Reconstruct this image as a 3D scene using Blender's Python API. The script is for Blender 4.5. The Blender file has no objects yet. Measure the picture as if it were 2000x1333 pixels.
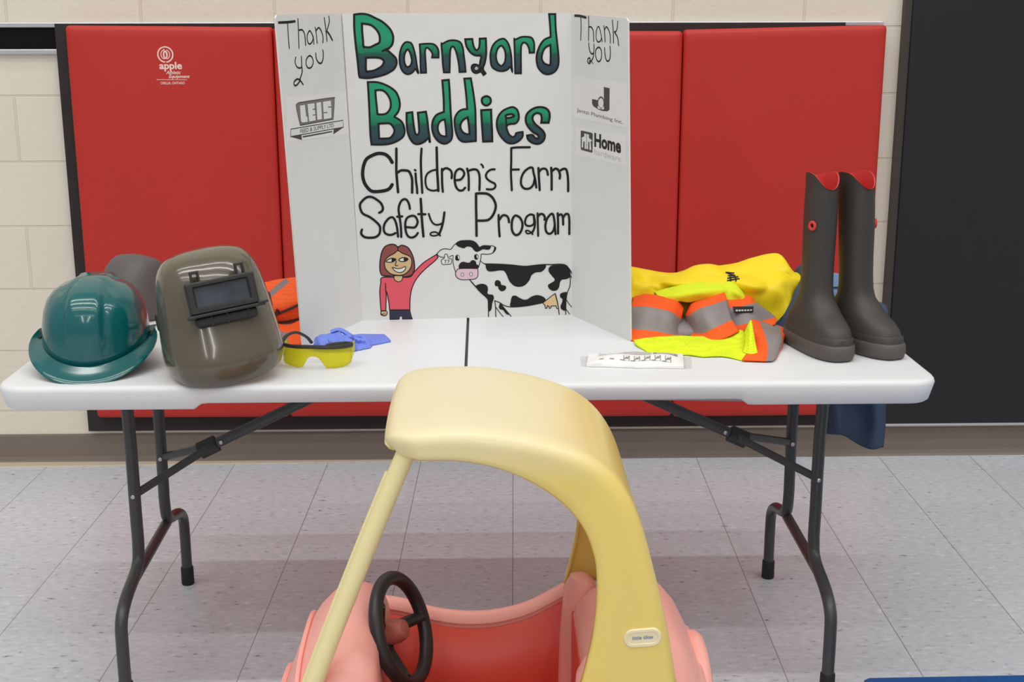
import bpy, bmesh, math, random
from mathutils import Vector, Matrix
from mathutils.geometry import tessellate_polygon
from mathutils.bvhtree import BVHTree

scene = bpy.context.scene
COL = scene.collection
rnd = random.Random(7)

# ------------------------------------------------------------------ camera
cam_data = bpy.data.cameras.new('camera')
cam_data.sensor_width = 36.0
cam_data.lens = 45.72
cam_data.clip_start = 0.05
cam = bpy.data.objects.new('camera', cam_data)
COL.objects.link(cam)
YAW, PITCH, ROLL = 0.02203, 0.24503, -0.00153
cy, sy, cp, sp = math.cos(YAW), math.sin(YAW), math.cos(PITCH), math.sin(PITCH)
fw = Vector((sy * cp, cy * cp, -sp))
rt = Vector((cy, -sy, 0.0))
up = rt.cross(fw)
cr, sr = math.cos(ROLL), math.sin(ROLL)
rt2, up2 = rt * cr + up * sr, up * cr - rt * sr
cam.matrix_world = Matrix(((rt2.x, up2.x, -fw.x, -0.0964), (rt2.y, up2.y, -fw.y, -4.1099),
                           (rt2.z, up2.z, -fw.z, 1.4287), (0, 0, 0, 1)))
scene.camera = cam

# ------------------------------------------------------------------ light
scene.view_settings.view_transform = 'Standard'
scene.view_settings.look = 'None'
scene.view_settings.gamma = 1.0
scene.view_settings.use_curve_mapping = False
scene.view_settings.exposure = -0.37

world = bpy.data.worlds.new('gym_air')
world.use_nodes = True
wn = world.node_tree
# a big bright hall: pale ceiling overhead, dimmer walls and floor around
g_tc = wn.nodes.new('ShaderNodeTexCoord')
g_sep = wn.nodes.new('ShaderNodeSeparateXYZ')
g_rp = wn.nodes.new('ShaderNodeValToRGB')
wn.links.new(g_tc.outputs['Generated'], g_sep.inputs[0])
wn.links.new(g_sep.outputs[2], g_rp.inputs[0])
ge = g_rp.color_ramp.elements
ge[0].position = 0.0
ge[0].color = (0.45, 0.44, 0.43, 1)
ge[1].position = 0.75
ge[1].color = (0.66, 0.65, 0.64, 1)
gq = ge.new(0.22)
gq.color = (0.585, 0.575, 0.56, 1)
wn.links.new(g_rp.outputs[0], wn.nodes['Background'].inputs[0])
wn.nodes['Background'].inputs[1].default_value = 0.92
scene.world = world


def strip_lamp(x, y, z, lx, ly, watts):
    d = bpy.data.lights.new('fluorescent_or_fill_strip', 'AREA')
    d.shape = 'RECTANGLE'
    d.size, d.size_y = lx, ly
    d.energy = watts
    d.color = (1.0, 0.985, 0.965)
    o = bpy.data.objects.new('fluorescent_or_fill_strip', d)
    o.location = (x, y, z)
    COL.objects.link(o)
    return o


# rows of ceiling strips parallel to the back wall, then added unseen fill strips
strip_lamp(0.0, -2.00, 7.5, 12.0, 0.10, 180)
strip_lamp(0.0, -3.67, 7.5, 12.0, 0.10, 250)
strip_lamp(0.0, -5.88, 7.5, 12.0, 0.10, 220)
strip_lamp(0.0, -7.06, 7.5, 12.0, 0.12, 75)
strip_lamp(0.0, -11.5, 7.5, 12.0, 0.30, 120)  # added unseen row, extra light for the upright surfaces
strip_lamp(-2.4, -17.0, 7.0, 0.30, 11.0, 330)  # added unseen strip along the depth: helmet streaks and front fill
strip_lamp(1.4, -17.0, 7.0, 0.30, 11.0, 330)  # its added twin on the right, also fill and streaks


# ------------------------------------------------------------------ materials
def srgb(r, g, b):
    f = lambda c: (c / 255 / 12.92) if c / 255 <= 0.04045 else ((c / 255 + 0.055) / 1.055) ** 2.4
    return (f(r), f(g), f(b), 1.0)


def mat(name, rgb, rough=0.5, spec=0.5, var=0.04, nscale=30, bump=0.0, bscale=200, metal=0.0, coat=0.0, bdist=0.002, sub=0.0):
    m = bpy.data.materials.new(name)
    m.use_nodes = True
    nt = m.node_tree
    b = nt.nodes['Principled BSDF']
    col = srgb(*rgb)
    b.inputs['Roughness'].default_value = rough
    b.inputs['Metallic'].default_value = metal
    b.inputs['Specular IOR Level'].default_value = spec
    b.inputs['Coat Weight'].default_value = coat
    b.inputs['Coat Roughness'].default_value = 0.08
    tc = nt.nodes.new('ShaderNodeTexCoord')
    nz = nt.nodes.new('ShaderNodeTexNoise')
    nz.inputs['Scale'].default_value = nscale
    nz.inputs['Detail'].default_value = 4
    nt.links.new(tc.outputs['Object'], nz.inputs['Vector'])
    mx = nt.nodes.new('ShaderNodeMix')
    mx.data_type = 'RGBA'
    mx.inputs['A'].default_value = tuple(c * (1 - var * 1.5) for c in col[:3]) + (1,)
    mx.inputs['B'].default_value = tuple(min(1, c * (1 + var * 1.5)) for c in col[:3]) + (1,)
    nt.links.new(nz.outputs['Fac'], mx.inputs['Factor'])
    nt.links.new(mx.outputs['Result'], b.inputs['Base Color'])
    if bump > 0:
        n2 = nt.nodes.new('ShaderNodeTexNoise')
        n2.inputs['Scale'].default_value = bscale
        n2.inputs['Detail'].default_value = 3
        nt.links.new(tc.outputs['Object'], n2.inputs['Vector'])
        bp = nt.nodes.new('ShaderNodeBump')
        bp.inputs['Strength'].default_value = bump
        bp.inputs['Distance'].default_value = bdist
        nt.links.new(n2.outputs['Fac'], bp.inputs['Height'])
        nt.links.new(bp.outputs['Normal'], b.inputs['Normal'])
    return m


def math_node(nt, op, a, b=None, c=None):
    n = nt.nodes.new('ShaderNodeMath')
    n.operation = op
    for i, v in enumerate((a, b, c)):
        if v is None:
            continue
        if isinstance(v, (int, float)):
            n.inputs[i].default_value = v
        else:
            nt.links.new(v, n.inputs[i])
    return n.outputs[0]


def floor_material():
    m = bpy.data.materials.new('vinyl_tile')
    m.use_nodes = True
    nt = m.node_tree
    b = nt.nodes['Principled BSDF']
    b.inputs['Roughness'].default_value = 0.32
    b.inputs['Specular IOR Level'].default_value = 0.45
    tc = nt.nodes.new('ShaderNodeTexCoord')
    sep = nt.nodes.new('ShaderNodeSeparateXYZ')
    nt.links.new(tc.outputs['Object'], sep.inputs[0])
    a = 0.02432
    X, Y = sep.outputs[0], sep.outputs[1]
    xt = math_node(nt, 'ADD', math_node(nt, 'MULTIPLY', X, math.cos(a)), math_node(nt, 'MULTIPLY', Y, -math.sin(a)))
    yt = math_node(nt, 'ADD', math_node(nt, 'MULTIPLY', X, math.sin(a)), math_node(nt, 'MULTIPLY', Y, math.cos(a)))
    T = 0.3048

    def line(v, off, w):
        u = math_node(nt, 'DIVIDE', math_node(nt, 'ADD', v, off), T)
        fr = math_node(nt, 'FRACT', math_node(nt, 'ADD', u, 0.5))
        d = math_node(nt, 'ABSOLUTE', math_node(nt, 'SUBTRACT', fr, 0.5))
        return math_node(nt, 'LESS_THAN', d, w / T)
    lx = line(xt, 0.0029, 0.0010)
    ly = math_node(nt, 'MULTIPLY', line(yt, 0.12, 0.0010), 0.15)
    joint = math_node(nt, 'MAXIMUM', lx, ly)
    # per tile tone
    cx = math_node(nt, 'FLOOR', math_node(nt, 'DIVIDE', math_node(nt, 'ADD', xt, 0.0029), T))
    cy_ = math_node(nt, 'FLOOR', math_node(nt, 'DIVIDE', math_node(nt, 'ADD', yt, 0.12), T))
    cmb = nt.nodes.new('ShaderNodeCombineXYZ')
    nt.links.new(cx, cmb.inputs[0]); nt.links.new(cy_, cmb.inputs[1])
    wn = nt.nodes.new('ShaderNodeTexWhiteNoise')
    wn.noise_dimensions = '2D'
    nt.links.new(cmb.outputs[0], wn.inputs['Vector'])
    # streaky flecks
    mp = nt.nodes.new('ShaderNodeMapping')
    mp.inputs['Scale'].default_value = (38, 85, 1)
    nt.links.new(tc.outputs['Object'], mp.inputs['Vector'])
    n1 = nt.nodes.new('ShaderNodeTexNoise')
    n1.inputs['Scale'].default_value = 1.0
    n1.inputs['Detail'].default_value = 5
    n1.inputs['Roughness'].default_value = 0.62
    nt.links.new(mp.outputs[0], n1.inputs['Vector'])
    ramp = nt.nodes.new('ShaderNodeValToRGB')
    e = ramp.color_ramp.elements
    base = (178, 173, 177)
    e[0].position = 0.32; e[0].color = srgb(112, 108, 116)
    e[1].position = 0.75; e[1].color = srgb(233, 239, 243)
    q = e.new(0.36); q.color = srgb(186, 190, 196)
    q = e.new(0.62); q.color = srgb(202, 206, 212)
    nt.links.new(n1.outputs['Fac'], ramp.inputs[0])
    hs = nt.nodes.new('ShaderNodeHueSaturation')
    nt.links.new(ramp.outputs[0], hs.inputs['Color'])
    nt.links.new(math_node(nt, 'ADD', math_node(nt, 'MULTIPLY', wn.outputs['Value'], 0.06), 0.97), hs.inputs['Value'])
    mx = nt.nodes.new('ShaderNodeMix')
    mx.data_type = 'RGBA'
    mx.inputs['B'].default_value = srgb(128, 124, 126)
    nt.links.new(joint, mx.inputs['Factor'])
    nt.links.new(hs.outputs[0], mx.inputs['A'])
    nt.links.new(mx.outputs['Result'], b.inputs['Base Color'])
    return m


def wall_material():
    m = bpy.data.materials.new('painted_block')
    m.use_nodes = True
    nt = m.node_tree
    b = nt.nodes['Principled BSDF']
    b.inputs['Roughness'].default_value = 0.42
    b.inputs['Specular IOR Level'].default_value = 0.4
    tc = nt.nodes.new('ShaderNodeTexCoord')
    sep = nt.nodes.new('ShaderNodeSeparateXYZ')
    nt.links.new(tc.outputs['Object'], sep.inputs[0])
    cmb = nt.nodes.new('ShaderNodeCombineXYZ')
    nt.links.new(math_node(nt, 'ADD', sep.outputs[0], 20.3204 - 1.10 - 0.0), cmb.inputs[0])
    nt.links.new(math_node(nt, 'ADD', sep.outputs[2], 2.032 - 0.1747), cmb.inputs[1])
    br = nt.nodes.new('ShaderNodeTexBrick')
    br.inputs['Scale'].default_value = 1.0
    br.inputs['Brick Width'].default_value = 0.4064
    br.inputs['Row Height'].default_value = 0.2032
    br.inputs['Mortar Size'].default_value = 0.0045
    br.inputs['Mortar Smooth'].default_value = 0.35
    br.inputs['Color1'].default_value = srgb(228, 219, 204)
    br.inputs['Color2'].default_value = srgb(231, 222, 207)
    br.inputs['Mortar'].default_value = srgb(222, 212, 196)
    nt.links.new(cmb.outputs[0], br.inputs['Vector'])
    nt.links.new(br.outputs['Color'], b.inputs['Base Color'])
    n1 = nt.nodes.new('ShaderNodeTexNoise')
    n1.inputs['Scale'].default_value = 60
    n1.inputs['Detail'].default_value = 4
    nt.links.new(tc.outputs['Object'], n1.inputs['Vector'])
    h = math_node(nt, 'ADD', math_node(nt, 'MULTIPLY', br.outputs['Fac'], -1.0), math_node(nt, 'MULTIPLY', n1.outputs['Fac'], 0.55))
    bp = nt.nodes.new('ShaderNodeBump')
    bp.inputs['Strength'].default_value = 0.55
    bp.inputs['Distance'].default_value = 0.005
    nt.links.new(h, bp.inputs['Height'])
    nt.links.new(bp.outputs['Normal'], b.inputs['Normal'])
    return m


def mesh_fabric(name, rgb, pitch=0.0045):
    """knitted safety mesh: small dark holes in a regular grid"""
    m = mat(name, rgb, rough=0.8, spec=0.2, var=0.05, nscale=60, bump=0.25, bscale=260)
    nt = m.node_tree
    b = nt.nodes['Principled BSDF']
    src = b.inputs['Base Color'].links[0].from_socket
    tc = nt.nodes.new('ShaderNodeTexCoord')
    vo = nt.nodes.new('ShaderNodeTexVoronoi')
    vo.inputs['Scale'].default_value = 1 / pitch
    vo.inputs['Randomness'].default_value = 0.15
    nt.links.new(tc.outputs['Object'], vo.inputs['Vector'])
    lt = math_node(nt, 'MULTIPLY', math_node(nt, 'LESS_THAN', vo.outputs['Distance'], 0.27), 0.55)
    mx = nt.nodes.new('ShaderNodeMix')
    mx.data_type = 'RGBA'
    c = srgb(*rgb)
    mx.inputs['B'].default_value = (c[0] * 0.35, c[1] * 0.35, c[2] * 0.25, 1)
    nt.links.new(lt, mx.inputs['Factor'])
    nt.links.new(src, mx.inputs['A'])
    nt.links.new(mx.outputs['Result'], b.inputs['Base Color'])
    return m


def glass_tint(name, rgb, alpha_mix=0.35):
    m = bpy.data.materials.new(name)
    m.use_nodes = True
    nt = m.node_tree
    nt.nodes.remove(nt.nodes['Principled BSDF'])
    out = nt.nodes['Material Output']
    tr = nt.nodes.new('ShaderNodeBsdfTransparent')
    tr.inputs[0].default_value = srgb(*rgb)
    df = nt.nodes.new('ShaderNodeBsdfPrincipled')
    df.inputs['Base Color'].default_value = srgb(*rgb)
    df.inputs['Roughness'].default_value = 0.08
    mx = nt.nodes.new('ShaderNodeMixShader')
    mx.inputs[0].default_value = alpha_mix
    nt.links.new(tr.outputs[0], mx.inputs[1])
    nt.links.new(df.outputs[0], mx.inputs[2])
    nt.links.new(mx.outputs[0], out.inputs[0])
    return m


def ink_gradient(name, z_mid):
    m = mat(name, (60, 90, 80), rough=0.55, spec=0.3)
    nt = m.node_tree
    b = nt.nodes['Principled BSDF']
    tc = nt.nodes.new('ShaderNodeTexCoord')
    sep = nt.nodes.new('ShaderNodeSeparateXYZ')
    nt.links.new(tc.outputs['Object'], sep.inputs[0])
    nz = nt.nodes.new('ShaderNodeTexNoise')
    nz.inputs['Scale'].default_value = 70
    nt.links.new(tc.outputs['Object'], nz.inputs['Vector'])
    v = math_node(nt, 'ADD', sep.outputs[2], math_node(nt, 'MULTIPLY', math_node(nt, 'SUBTRACT', nz.outputs['Fac'], 0.5), 0.012))
    t = math_node(nt, 'ADD', math_node(nt, 'MULTIPLY', math_node(nt, 'SUBTRACT', v, z_mid), 5.0), 0.5)
    rp = nt.nodes.new('ShaderNodeValToRGB')
    e = rp.color_ramp.elements
    e[0].position = 0.24; e[0].color = srgb(40, 52, 64)
    e[1].position = 0.66; e[1].color = srgb(36, 152, 112)
    q = e.new(0.40); q.color = srgb(48, 72, 82)
    q = e.new(0.50); q.color = srgb(36, 84, 76)
    q = e.new(0.53); q.color = srgb(24, 120, 86)
    nt.links.new(t, rp.inputs[0])
    nt.links.new(rp.outputs[0], b.inputs['Base Color'])
    return m


M = {}
M['floor'] = floor_material()
M['wall'] = wall_material()
M['base'] = mat('rubber_base', (122, 110, 100), rough=0.5, var=0.05, nscale=6)
M['tan'] = mat('tan_strip', (196, 182, 160), rough=0.5)
M['alu'] = mat('brushed_aluminium', (205, 206, 210), rough=0.35, metal=0.6, var=0.02)
M['velcro'] = mat('black_velcro', (24, 23, 23), rough=0.95, spec=0.1, bump=0.4, bscale=600)
M['blackpanel'] = mat('black_panel', (33, 33, 37), rough=0.5, spec=0.35, var=0.05, nscale=5)
M['browntrim'] = mat('dark_brown_trim', (62, 54, 48), rough=0.5)
M['redvinyl'] = mat('red_vinyl', (190, 46, 37), rough=0.5, spec=0.4, var=0.025, nscale=4, bump=0.12, bscale=420)
M['backing'] = mat('black_backing', (44, 39, 38), rough=0.8, var=0.25, nscale=14, bump=0.3, bscale=90)
M['whiteprint'] = mat('white_print', (246, 214, 206), rough=0.6)
M['tabletop'] = mat('white_hdpe', (226, 228, 229), rough=0.42, spec=0.4, var=0.012, nscale=5, bump=0.08, bscale=500, bdist=0.001)
M['legsteel'] = mat('charcoal_steel', (62, 62, 63), rough=0.36, spec=0.5, var=0.04)
M['rubber'] = mat('black_rubber', (26, 25, 25), rough=0.7)
M['rivet'] = mat('zinc_rivet', (190, 190, 190), rough=0.3, metal=0.9)
M['foam'] = mat('white_board', (222, 222, 220), rough=0.7, spec=0.25, var=0.01)
M['paper'] = mat('print_paper', (229, 227, 226), rough=0.6, spec=0.25, var=0.01)
M['teal'] = mat('teal_plastic', (2, 92, 94), rough=0.16, spec=0.5, var=0.03, coat=0.4)
M['olive'] = mat('olive_plastic', (92, 86, 70), rough=0.17, spec=0.5, var=0.04, nscale=8, coat=0.5)
M['matteblack'] = mat('matte_black_plastic', (40, 40, 40), rough=0.5)
M['greyhelm'] = mat('dark_grey_plastic', (92, 88, 86), rough=0.55, var=0.03)
M['weldglass'] = mat('welding_glass', (66, 72, 80), rough=0.15, spec=0.6, var=0.45, nscale=26)
M['lens'] = glass_tint('yellow_lens', (242, 236, 70), 0.42)
M['glove'] = mat('blue_nitrile', (116, 136, 226), rough=0.55, spec=0.35, var=0.06, bump=0.2, bscale=150)
M['pouch'] = mat('white_pouch', (244, 242, 238), rough=0.4, spec=0.4, var=0.01, bump=0.1, bscale=60)
M['clearfilm'] = glass_tint('clear_film', (250, 250, 250), 0.18)
M['ink'] = mat('black_ink', (26, 23, 24), rough=0.5, spec=0.3)
M['greyink'] = mat('grey_ink', (140, 138, 136), rough=0.6)
M['jacket'] = mat('yellow_rainwear', (252, 222, 22), rough=0.5, spec=0.4, var=0.04, nscale=14, bump=0.25, bscale=40, bdist=0.004)
M['hivis'] = mesh_fabric('lime_mesh', (226, 246, 40))
M['limefab'] = mat('lime_fabric', (226, 242, 50), rough=0.8, spec=0.2)
M['orangefab'] = mat('orange_fabric', (255, 98, 40), rough=0.75, spec=0.2, var=0.04, bump=0.2, bscale=300)
M['orangemesh'] = mesh_fabric('orange_mesh', (255, 104, 52), 0.0052)
M['reflective'] = mat('grey_reflective', (138, 130, 132), rough=0.45, spec=0.5, var=0.05)
M['darkstrap'] = mat('dark_strap', (66, 30, 30), rough=0.8)
M['navy'] = mat('navy_cloth', (62, 76, 98), rough=0.85, spec=0.2, var=0.16, nscale=9, bump=0.3, bscale=120)
M['bluecloth'] = mat('slate_blue_cloth', (112, 134, 172), rough=0.85, spec=0.2, var=0.06)
M['boot'] = mat('brown_black_rubber', (62, 59, 56), rough=0.5, spec=0.42, var=0.04, nscale=12)
M['sole'] = mat('grey_brown_sole', (86, 80, 76), rough=0.6, var=0.05)
M['bootred'] = mat('red_lining', (216, 62, 58), rough=0.6)
M['yroof'] = mat('faded_toplit_yellow_plastic', (236, 214, 132), rough=0.34, spec=0.45, var=0.03, nscale=7, coat=0.12)
def fade_and_toplight(m, rgb_low, rgb_high, z0, z1):
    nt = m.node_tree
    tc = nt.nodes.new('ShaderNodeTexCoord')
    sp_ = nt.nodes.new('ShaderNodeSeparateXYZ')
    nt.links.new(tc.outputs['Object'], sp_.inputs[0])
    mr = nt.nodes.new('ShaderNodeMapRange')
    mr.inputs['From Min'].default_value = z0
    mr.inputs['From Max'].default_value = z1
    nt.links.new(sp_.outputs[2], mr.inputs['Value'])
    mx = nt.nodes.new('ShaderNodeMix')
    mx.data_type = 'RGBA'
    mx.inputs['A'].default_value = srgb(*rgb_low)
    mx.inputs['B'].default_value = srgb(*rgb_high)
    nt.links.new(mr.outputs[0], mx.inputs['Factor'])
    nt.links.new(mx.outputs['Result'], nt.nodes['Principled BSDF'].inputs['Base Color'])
fade_and_toplight(M['yroof'], (236, 210, 116), (232, 221, 187), 0.785, 0.872)      # sun fade plus overhead light's paling, painted into the roof colour by height
M['ypost'] = mat('pale_yellow_plastic', (240, 226, 168), rough=0.4, var=0.02)
M['pink'] = mat('faded_red_plastic', (242, 170, 158), rough=0.38, spec=0.45, var=0.05, nscale=6)
M['tubred'] = mat('red_plastic', (222, 84, 68), rough=0.4, spec=0.4, var=0.05, nscale=5)
M['wheelblack'] = mat('black_wheel_plastic', (38, 36, 35), rough=0.42)
M['badge'] = mat('cream_badge', (240, 226, 186), rough=0.4)
M['badgeblue'] = mat('badge_blue', (128, 146, 178), rough=0.5)
M['bluemat'] = mat('blue_vinyl', (26, 84, 150), rough=0.5)
M['G1'] = ink_gradient('green_marker', 0.6075)
M['G2'] = ink_gradient('green_marker_low', 0.4507)
INK = {'K': M['ink'], 'W': mat('white_gap', (200, 205, 205)), 'white': mat('board_white', (224, 224, 222), rough=0.7),
       'paper': M['paper'], 'gray': mat('print_grey', (122, 116, 114)), 'dgray': mat('print_dark', (66, 60, 58)),
       'lgray': mat('print_light', (186, 184, 182)), 'hair': mat('hair_marker', (140, 72, 66)), 'skin': mat('skin_marker', (208, 178, 132)),
       'shirt': mat('coral_marker', (224, 84, 100)), 'navy': mat('navy_marker', (38, 38, 66)), 'pink': mat('pink_marker', (222, 190, 202)),
       'purple': mat('purple_marker', (92, 58, 84)), 'tan': mat('tan_marker', (222, 190, 140))}


# ------------------------------------------------------------------ helpers
def lattice(i, j, k, s=0):
    h = (i * 374761393 + j * 668265263 + k * 2147483647 + s * 1274126177) & 0xFFFFFFFF
    h = ((h ^ (h >> 13)) * 1274126177) & 0xFFFFFFFF
    return ((h ^ (h >> 16)) & 0xFFFF) / 32767.5 - 1.0


def vnoise(v, s=0):
    """smooth repeatable noise, about -1 .. 1"""
    i, j, k = math.floor(v[0]), math.floor(v[1]), math.floor(v[2])
    f = [v[0] - i, v[1] - j, v[2] - k]
    u = [t * t * t * (t * (t * 6 - 15) + 10) for t in f]
    r = 0.0
    for a in (0, 1):
        for b_ in (0, 1):
            for c in (0, 1):
                r += lattice(i + a, j + b_, k + c, s) * (u[0] if a else 1 - u[0]) * (u[1] if b_ else 1 - u[1]) * (u[2] if c else 1 - u[2])
    return r


class MB:
    """collects geometry for ONE mesh object"""

    def __init__(self):
        self.v, self.f, self.mi = [], [], []

    def add(self, verts, faces, mi=0):
        o = len(self.v)
        self.v += [tuple(p) for p in verts]
        self.f += [tuple(i + o for i in q) for q in faces]
        self.mi += [mi] * len(faces)

    def box(self, x0, x1, y0, y1, z0, z1, mi=0):
        self.add([(x0, y0, z0), (x1, y0, z0), (x1, y1, z0), (x0, y1, z0), (x0, y0, z1), (x1, y0, z1), (x1, y1, z1), (x0, y1, z1)],
                 [(0, 3, 2, 1), (4, 5, 6, 7), (0, 1, 5, 4), (1, 2, 6, 5), (2, 3, 7, 6), (3, 0, 4, 7)], mi)

    def loft(self, rings, closed=True, cap0=False, cap1=False, mi=0):
        n = len(rings[0])
        v = [p for r in rings for p in r]
        f = []
        for k in range(len(rings) - 1):
            for i in range(n if closed else n - 1):
                j = (i + 1) % n
                f.append((k * n + i, k * n + j, (k + 1) * n + j, (k + 1) * n + i))
        if cap0:
            f.append(tuple(range(n))[::-1])
        if cap1:
            f.append(tuple((len(rings) - 1) * n + i for i in range(n)))
        self.add(v, f, mi)

    def tube(self, pts, r, n=12, closed=False, caps=True, mi=0, flat=1.0, upv=None):
        pts = [Vector(p) for p in pts]
        N = len(pts)
        rad = r if isinstance(r, (list, tuple)) else [r] * N
        tang = []
        for i in range(N):
            a = pts[(i - 1) % N] if (closed or i > 0) else pts[i]
            b = pts[(i + 1) % N] if (closed or i < N - 1) else pts[i]
            tang.append((b - a).normalized())
        ref = Vector(upv) if upv else (Vector((0, 0, 1)) if abs(tang[0].z) < 0.9 else Vector((1, 0, 0)))
        u = (ref - tang[0] * ref.dot(tang[0])).normalized()
        rings = []
        for i in range(N):
            u = (u - tang[i] * u.dot(tang[i])).normalized()
            w = tang[i].cross(u)
            rings.append([pts[i] + (u * math.cos(2 * math.pi * k / n) * flat + w * math.sin(2 * math.pi * k / n)) * rad[i] for k in range(n)])
        if closed:
            rings.append(rings[0])
        self.loft(rings, True, caps and not closed, caps and not closed, mi)

    def grid(self, P, mi=0, mif=None):
        """P[i][j] points"""
        m, n = len(P), len(P[0])
        o = len(self.v)
        self.v += [tuple(p) for r in P for p in r]
        for i in range(m - 1):
            for j in range(n - 1):
                self.f.append((o + i * n + j, o + i * n + j + 1, o + (i + 1) * n + j + 1, o + (i + 1) * n + j))
                self.mi.append(mif(i, j) if mif else mi)

    def build(self, name, mats, parent=None, smooth=True, angle=40, weld=True):
        if not isinstance(mats, (list, tuple)):
            mats = [mats]
        loc = Vector(parent['_base']) if parent is not None and '_base' in parent else Vector((0, 0, 0))
        me = bpy.data.meshes.new(name)
        me.from_pydata([tuple(Vector(p) - loc) for p in self.v], [], self.f)
        for m in mats:
            me.materials.append(m)
        for p, i in zip(me.polygons, self.mi):
            p.material_index = i
        bm = bmesh.new()
        bm.from_mesh(me)
        if weld:
            bmesh.ops.remove_doubles(bm, verts=bm.verts, dist=1e-6)
        bmesh.ops.recalc_face_normals(bm, faces=bm.faces)
        bm.to_mesh(me)
        bm.free()
        if smooth:
            for p in me.polygons:
                p.use_smooth = True
            me.set_sharp_from_angle(angle=math.radians(angle))
        o = bpy.data.objects.new(name, me)
        COL.objects.link(o)
        if parent is not None:
            o.parent = parent
            o['_base'] = tuple(loc)
        return o


def thing(name, label, cat, base, group=None):
    o = bpy.data.objects.new(name, None)
    o.empty_display_size = 0.05
    o.location = base
    COL.objects.link(o)
    o['label'] = label
    o['category'] = cat
    o['_base'] = tuple(base)
    if group:
        o['group'] = group
    return o


def struct(o):
    o['kind'] = 'structure'
    return o


def bevel(o, w, seg=2, angle=40):
    m = o.modifiers.new('bevel', 'BEVEL')
    m.width = w
    m.segments = seg
    m.limit_method = 'ANGLE'
    m.angle_limit = math.radians(angle)
    return o


def subsurf(o, lv=2):
    m = o.modifiers.new('subdivision', 'SUBSURF')
    m.levels = lv
    m.render_levels = lv
    return o


def solidify(o, t, off=-1):
    m = o.modifiers.new('thickness', 'SOLIDIFY')
    m.thickness = t
    m.offset = off
    return o


def cr(p0, p1, p2, p3, t):
    t2, t3 = t * t, t * t * t
    return tuple(0.5 * (2 * b + (c - a) * t + (2 * a - 5 * b + 4 * c - d) * t2 + (3 * b - a - 3 * c + d) * t3) for a, b, c, d in zip(p0, p1, p2, p3))


def smooth_curve(pts, n=6, closed=False):
    N = len(pts)
    out = []
    for i in range(N if closed else N - 1):
        g = lambda k: pts[k % N] if closed else pts[max(0, min(N - 1, k))]
        if max(abs(p - q) for p, q in zip(g(i), g(i + 1))) < 1e-9:
            continue                    # doubled point = sharp corner
        for s in range(n):
            out.append(cr(g(i - 1), g(i), g(i + 1), g(i + 2), s / n))
    if not closed:
        out.append(tuple(pts[-1]))
    return out


def smooth_grid(ctrl, nu=6, nv=6):
    rows = [smooth_curve(r, nv) for r in ctrl]
    cols = list(zip(*rows))
    cols = [smooth_curve(list(c), nu) for c in cols]
    return [list(r) for r in zip(*cols)]


def rrect(x0, x1, y0, y1, r, n=6):
    """rounded rectangle, corner radii r = (x0y0, x1y0, x1y1, x0y1)"""
    if not isinstance(r, (list, tuple)):
        r = (r,) * 4
    out = []
    for (cx, cy_, a0, rr) in ((x0, y0, 180, r[0]), (x1, y0, 270, r[1]), (x1, y1, 0, r[2]), (x0, y1, 90, r[3])):
        rr = max(rr, 1e-4)
        ox = cx + (rr if cx == x0 else -rr)
        oy = cy_ + (rr if cy_ == y0 else -rr)
        for k in range(n + 1):
            a = math.radians(a0 + 90 * k / n)
            out.append((ox + rr * math.cos(a), oy + rr * math.sin(a)))
    return out


def ribbon2d(pts, w, closed):
    """flat stroke: list of 2d points -> verts, faces"""
    P = []
    for p in pts:
        if not P or (p[0] - P[-1][0]) ** 2 + (p[1] - P[-1][1]) ** 2 > 1e-10:
            P.append(p)
    if closed and len(P) > 2 and (P[0][0] - P[-1][0]) ** 2 + (P[0][1] - P[-1][1]) ** 2 < 1e-10:
        P.pop()
    N = len(P)
    if N < 2:
        return [], []
    vs, fs = [], []
    h = w / 2
    for i in range(N):
        a = P[i - 1] if (closed or i > 0) else P[i]
        b = P[(i + 1) % N] if (closed or i < N - 1) else P[i]
        d1 = Vector((P[i][0] - a[0], P[i][1] - a[1])); d2 = Vector((b[0] - P[i][0], b[1] - P[i][1]))
        if d1.length < 1e-9: d1 = d2.copy()
        if d2.length < 1e-9: d2 = d1.copy()
        d1.normalize(); d2.normalize()
        t = d1 + d2
        if t.length < 0.2: t = d1.copy()
        t.normalize()
        nrm = Vector((-t.y, t.x))
        k = min(1.6, 1.0 / max(0.3, nrm.dot(Vector((-d1.y, d1.x)))))
        vs.append((P[i][0] + nrm.x * h * k, P[i][1] + nrm.y * h * k))
        vs.append((P[i][0] - nrm.x * h * k, P[i][1] - nrm.y * h * k))
    for i in range(N if closed else N - 1):
        j = (i + 1) % N
        fs.append((2 * i, 2 * i + 1, 2 * j + 1, 2 * j))
    if not closed:                      # round pen ends
        for (i, sgn) in ((0, -1), (N - 1, 1)):
            c = Vector(P[i]); e = Vector(vs[2 * i]) - c
            o = len(vs)
            m = 6
            dirv = Vector((-e.y, e.x)) * (1 if sgn < 0 else -1)
            vs.append(tuple(c))
            for k in range(m + 1):
                a = math.pi * k / m
                vs.append(tuple(c + e * math.cos(a) + dirv * math.sin(a)))
            for k in range(m):
                fs.append((o, o + 1 + k, o + 2 + k))
    return vs, fs


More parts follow.
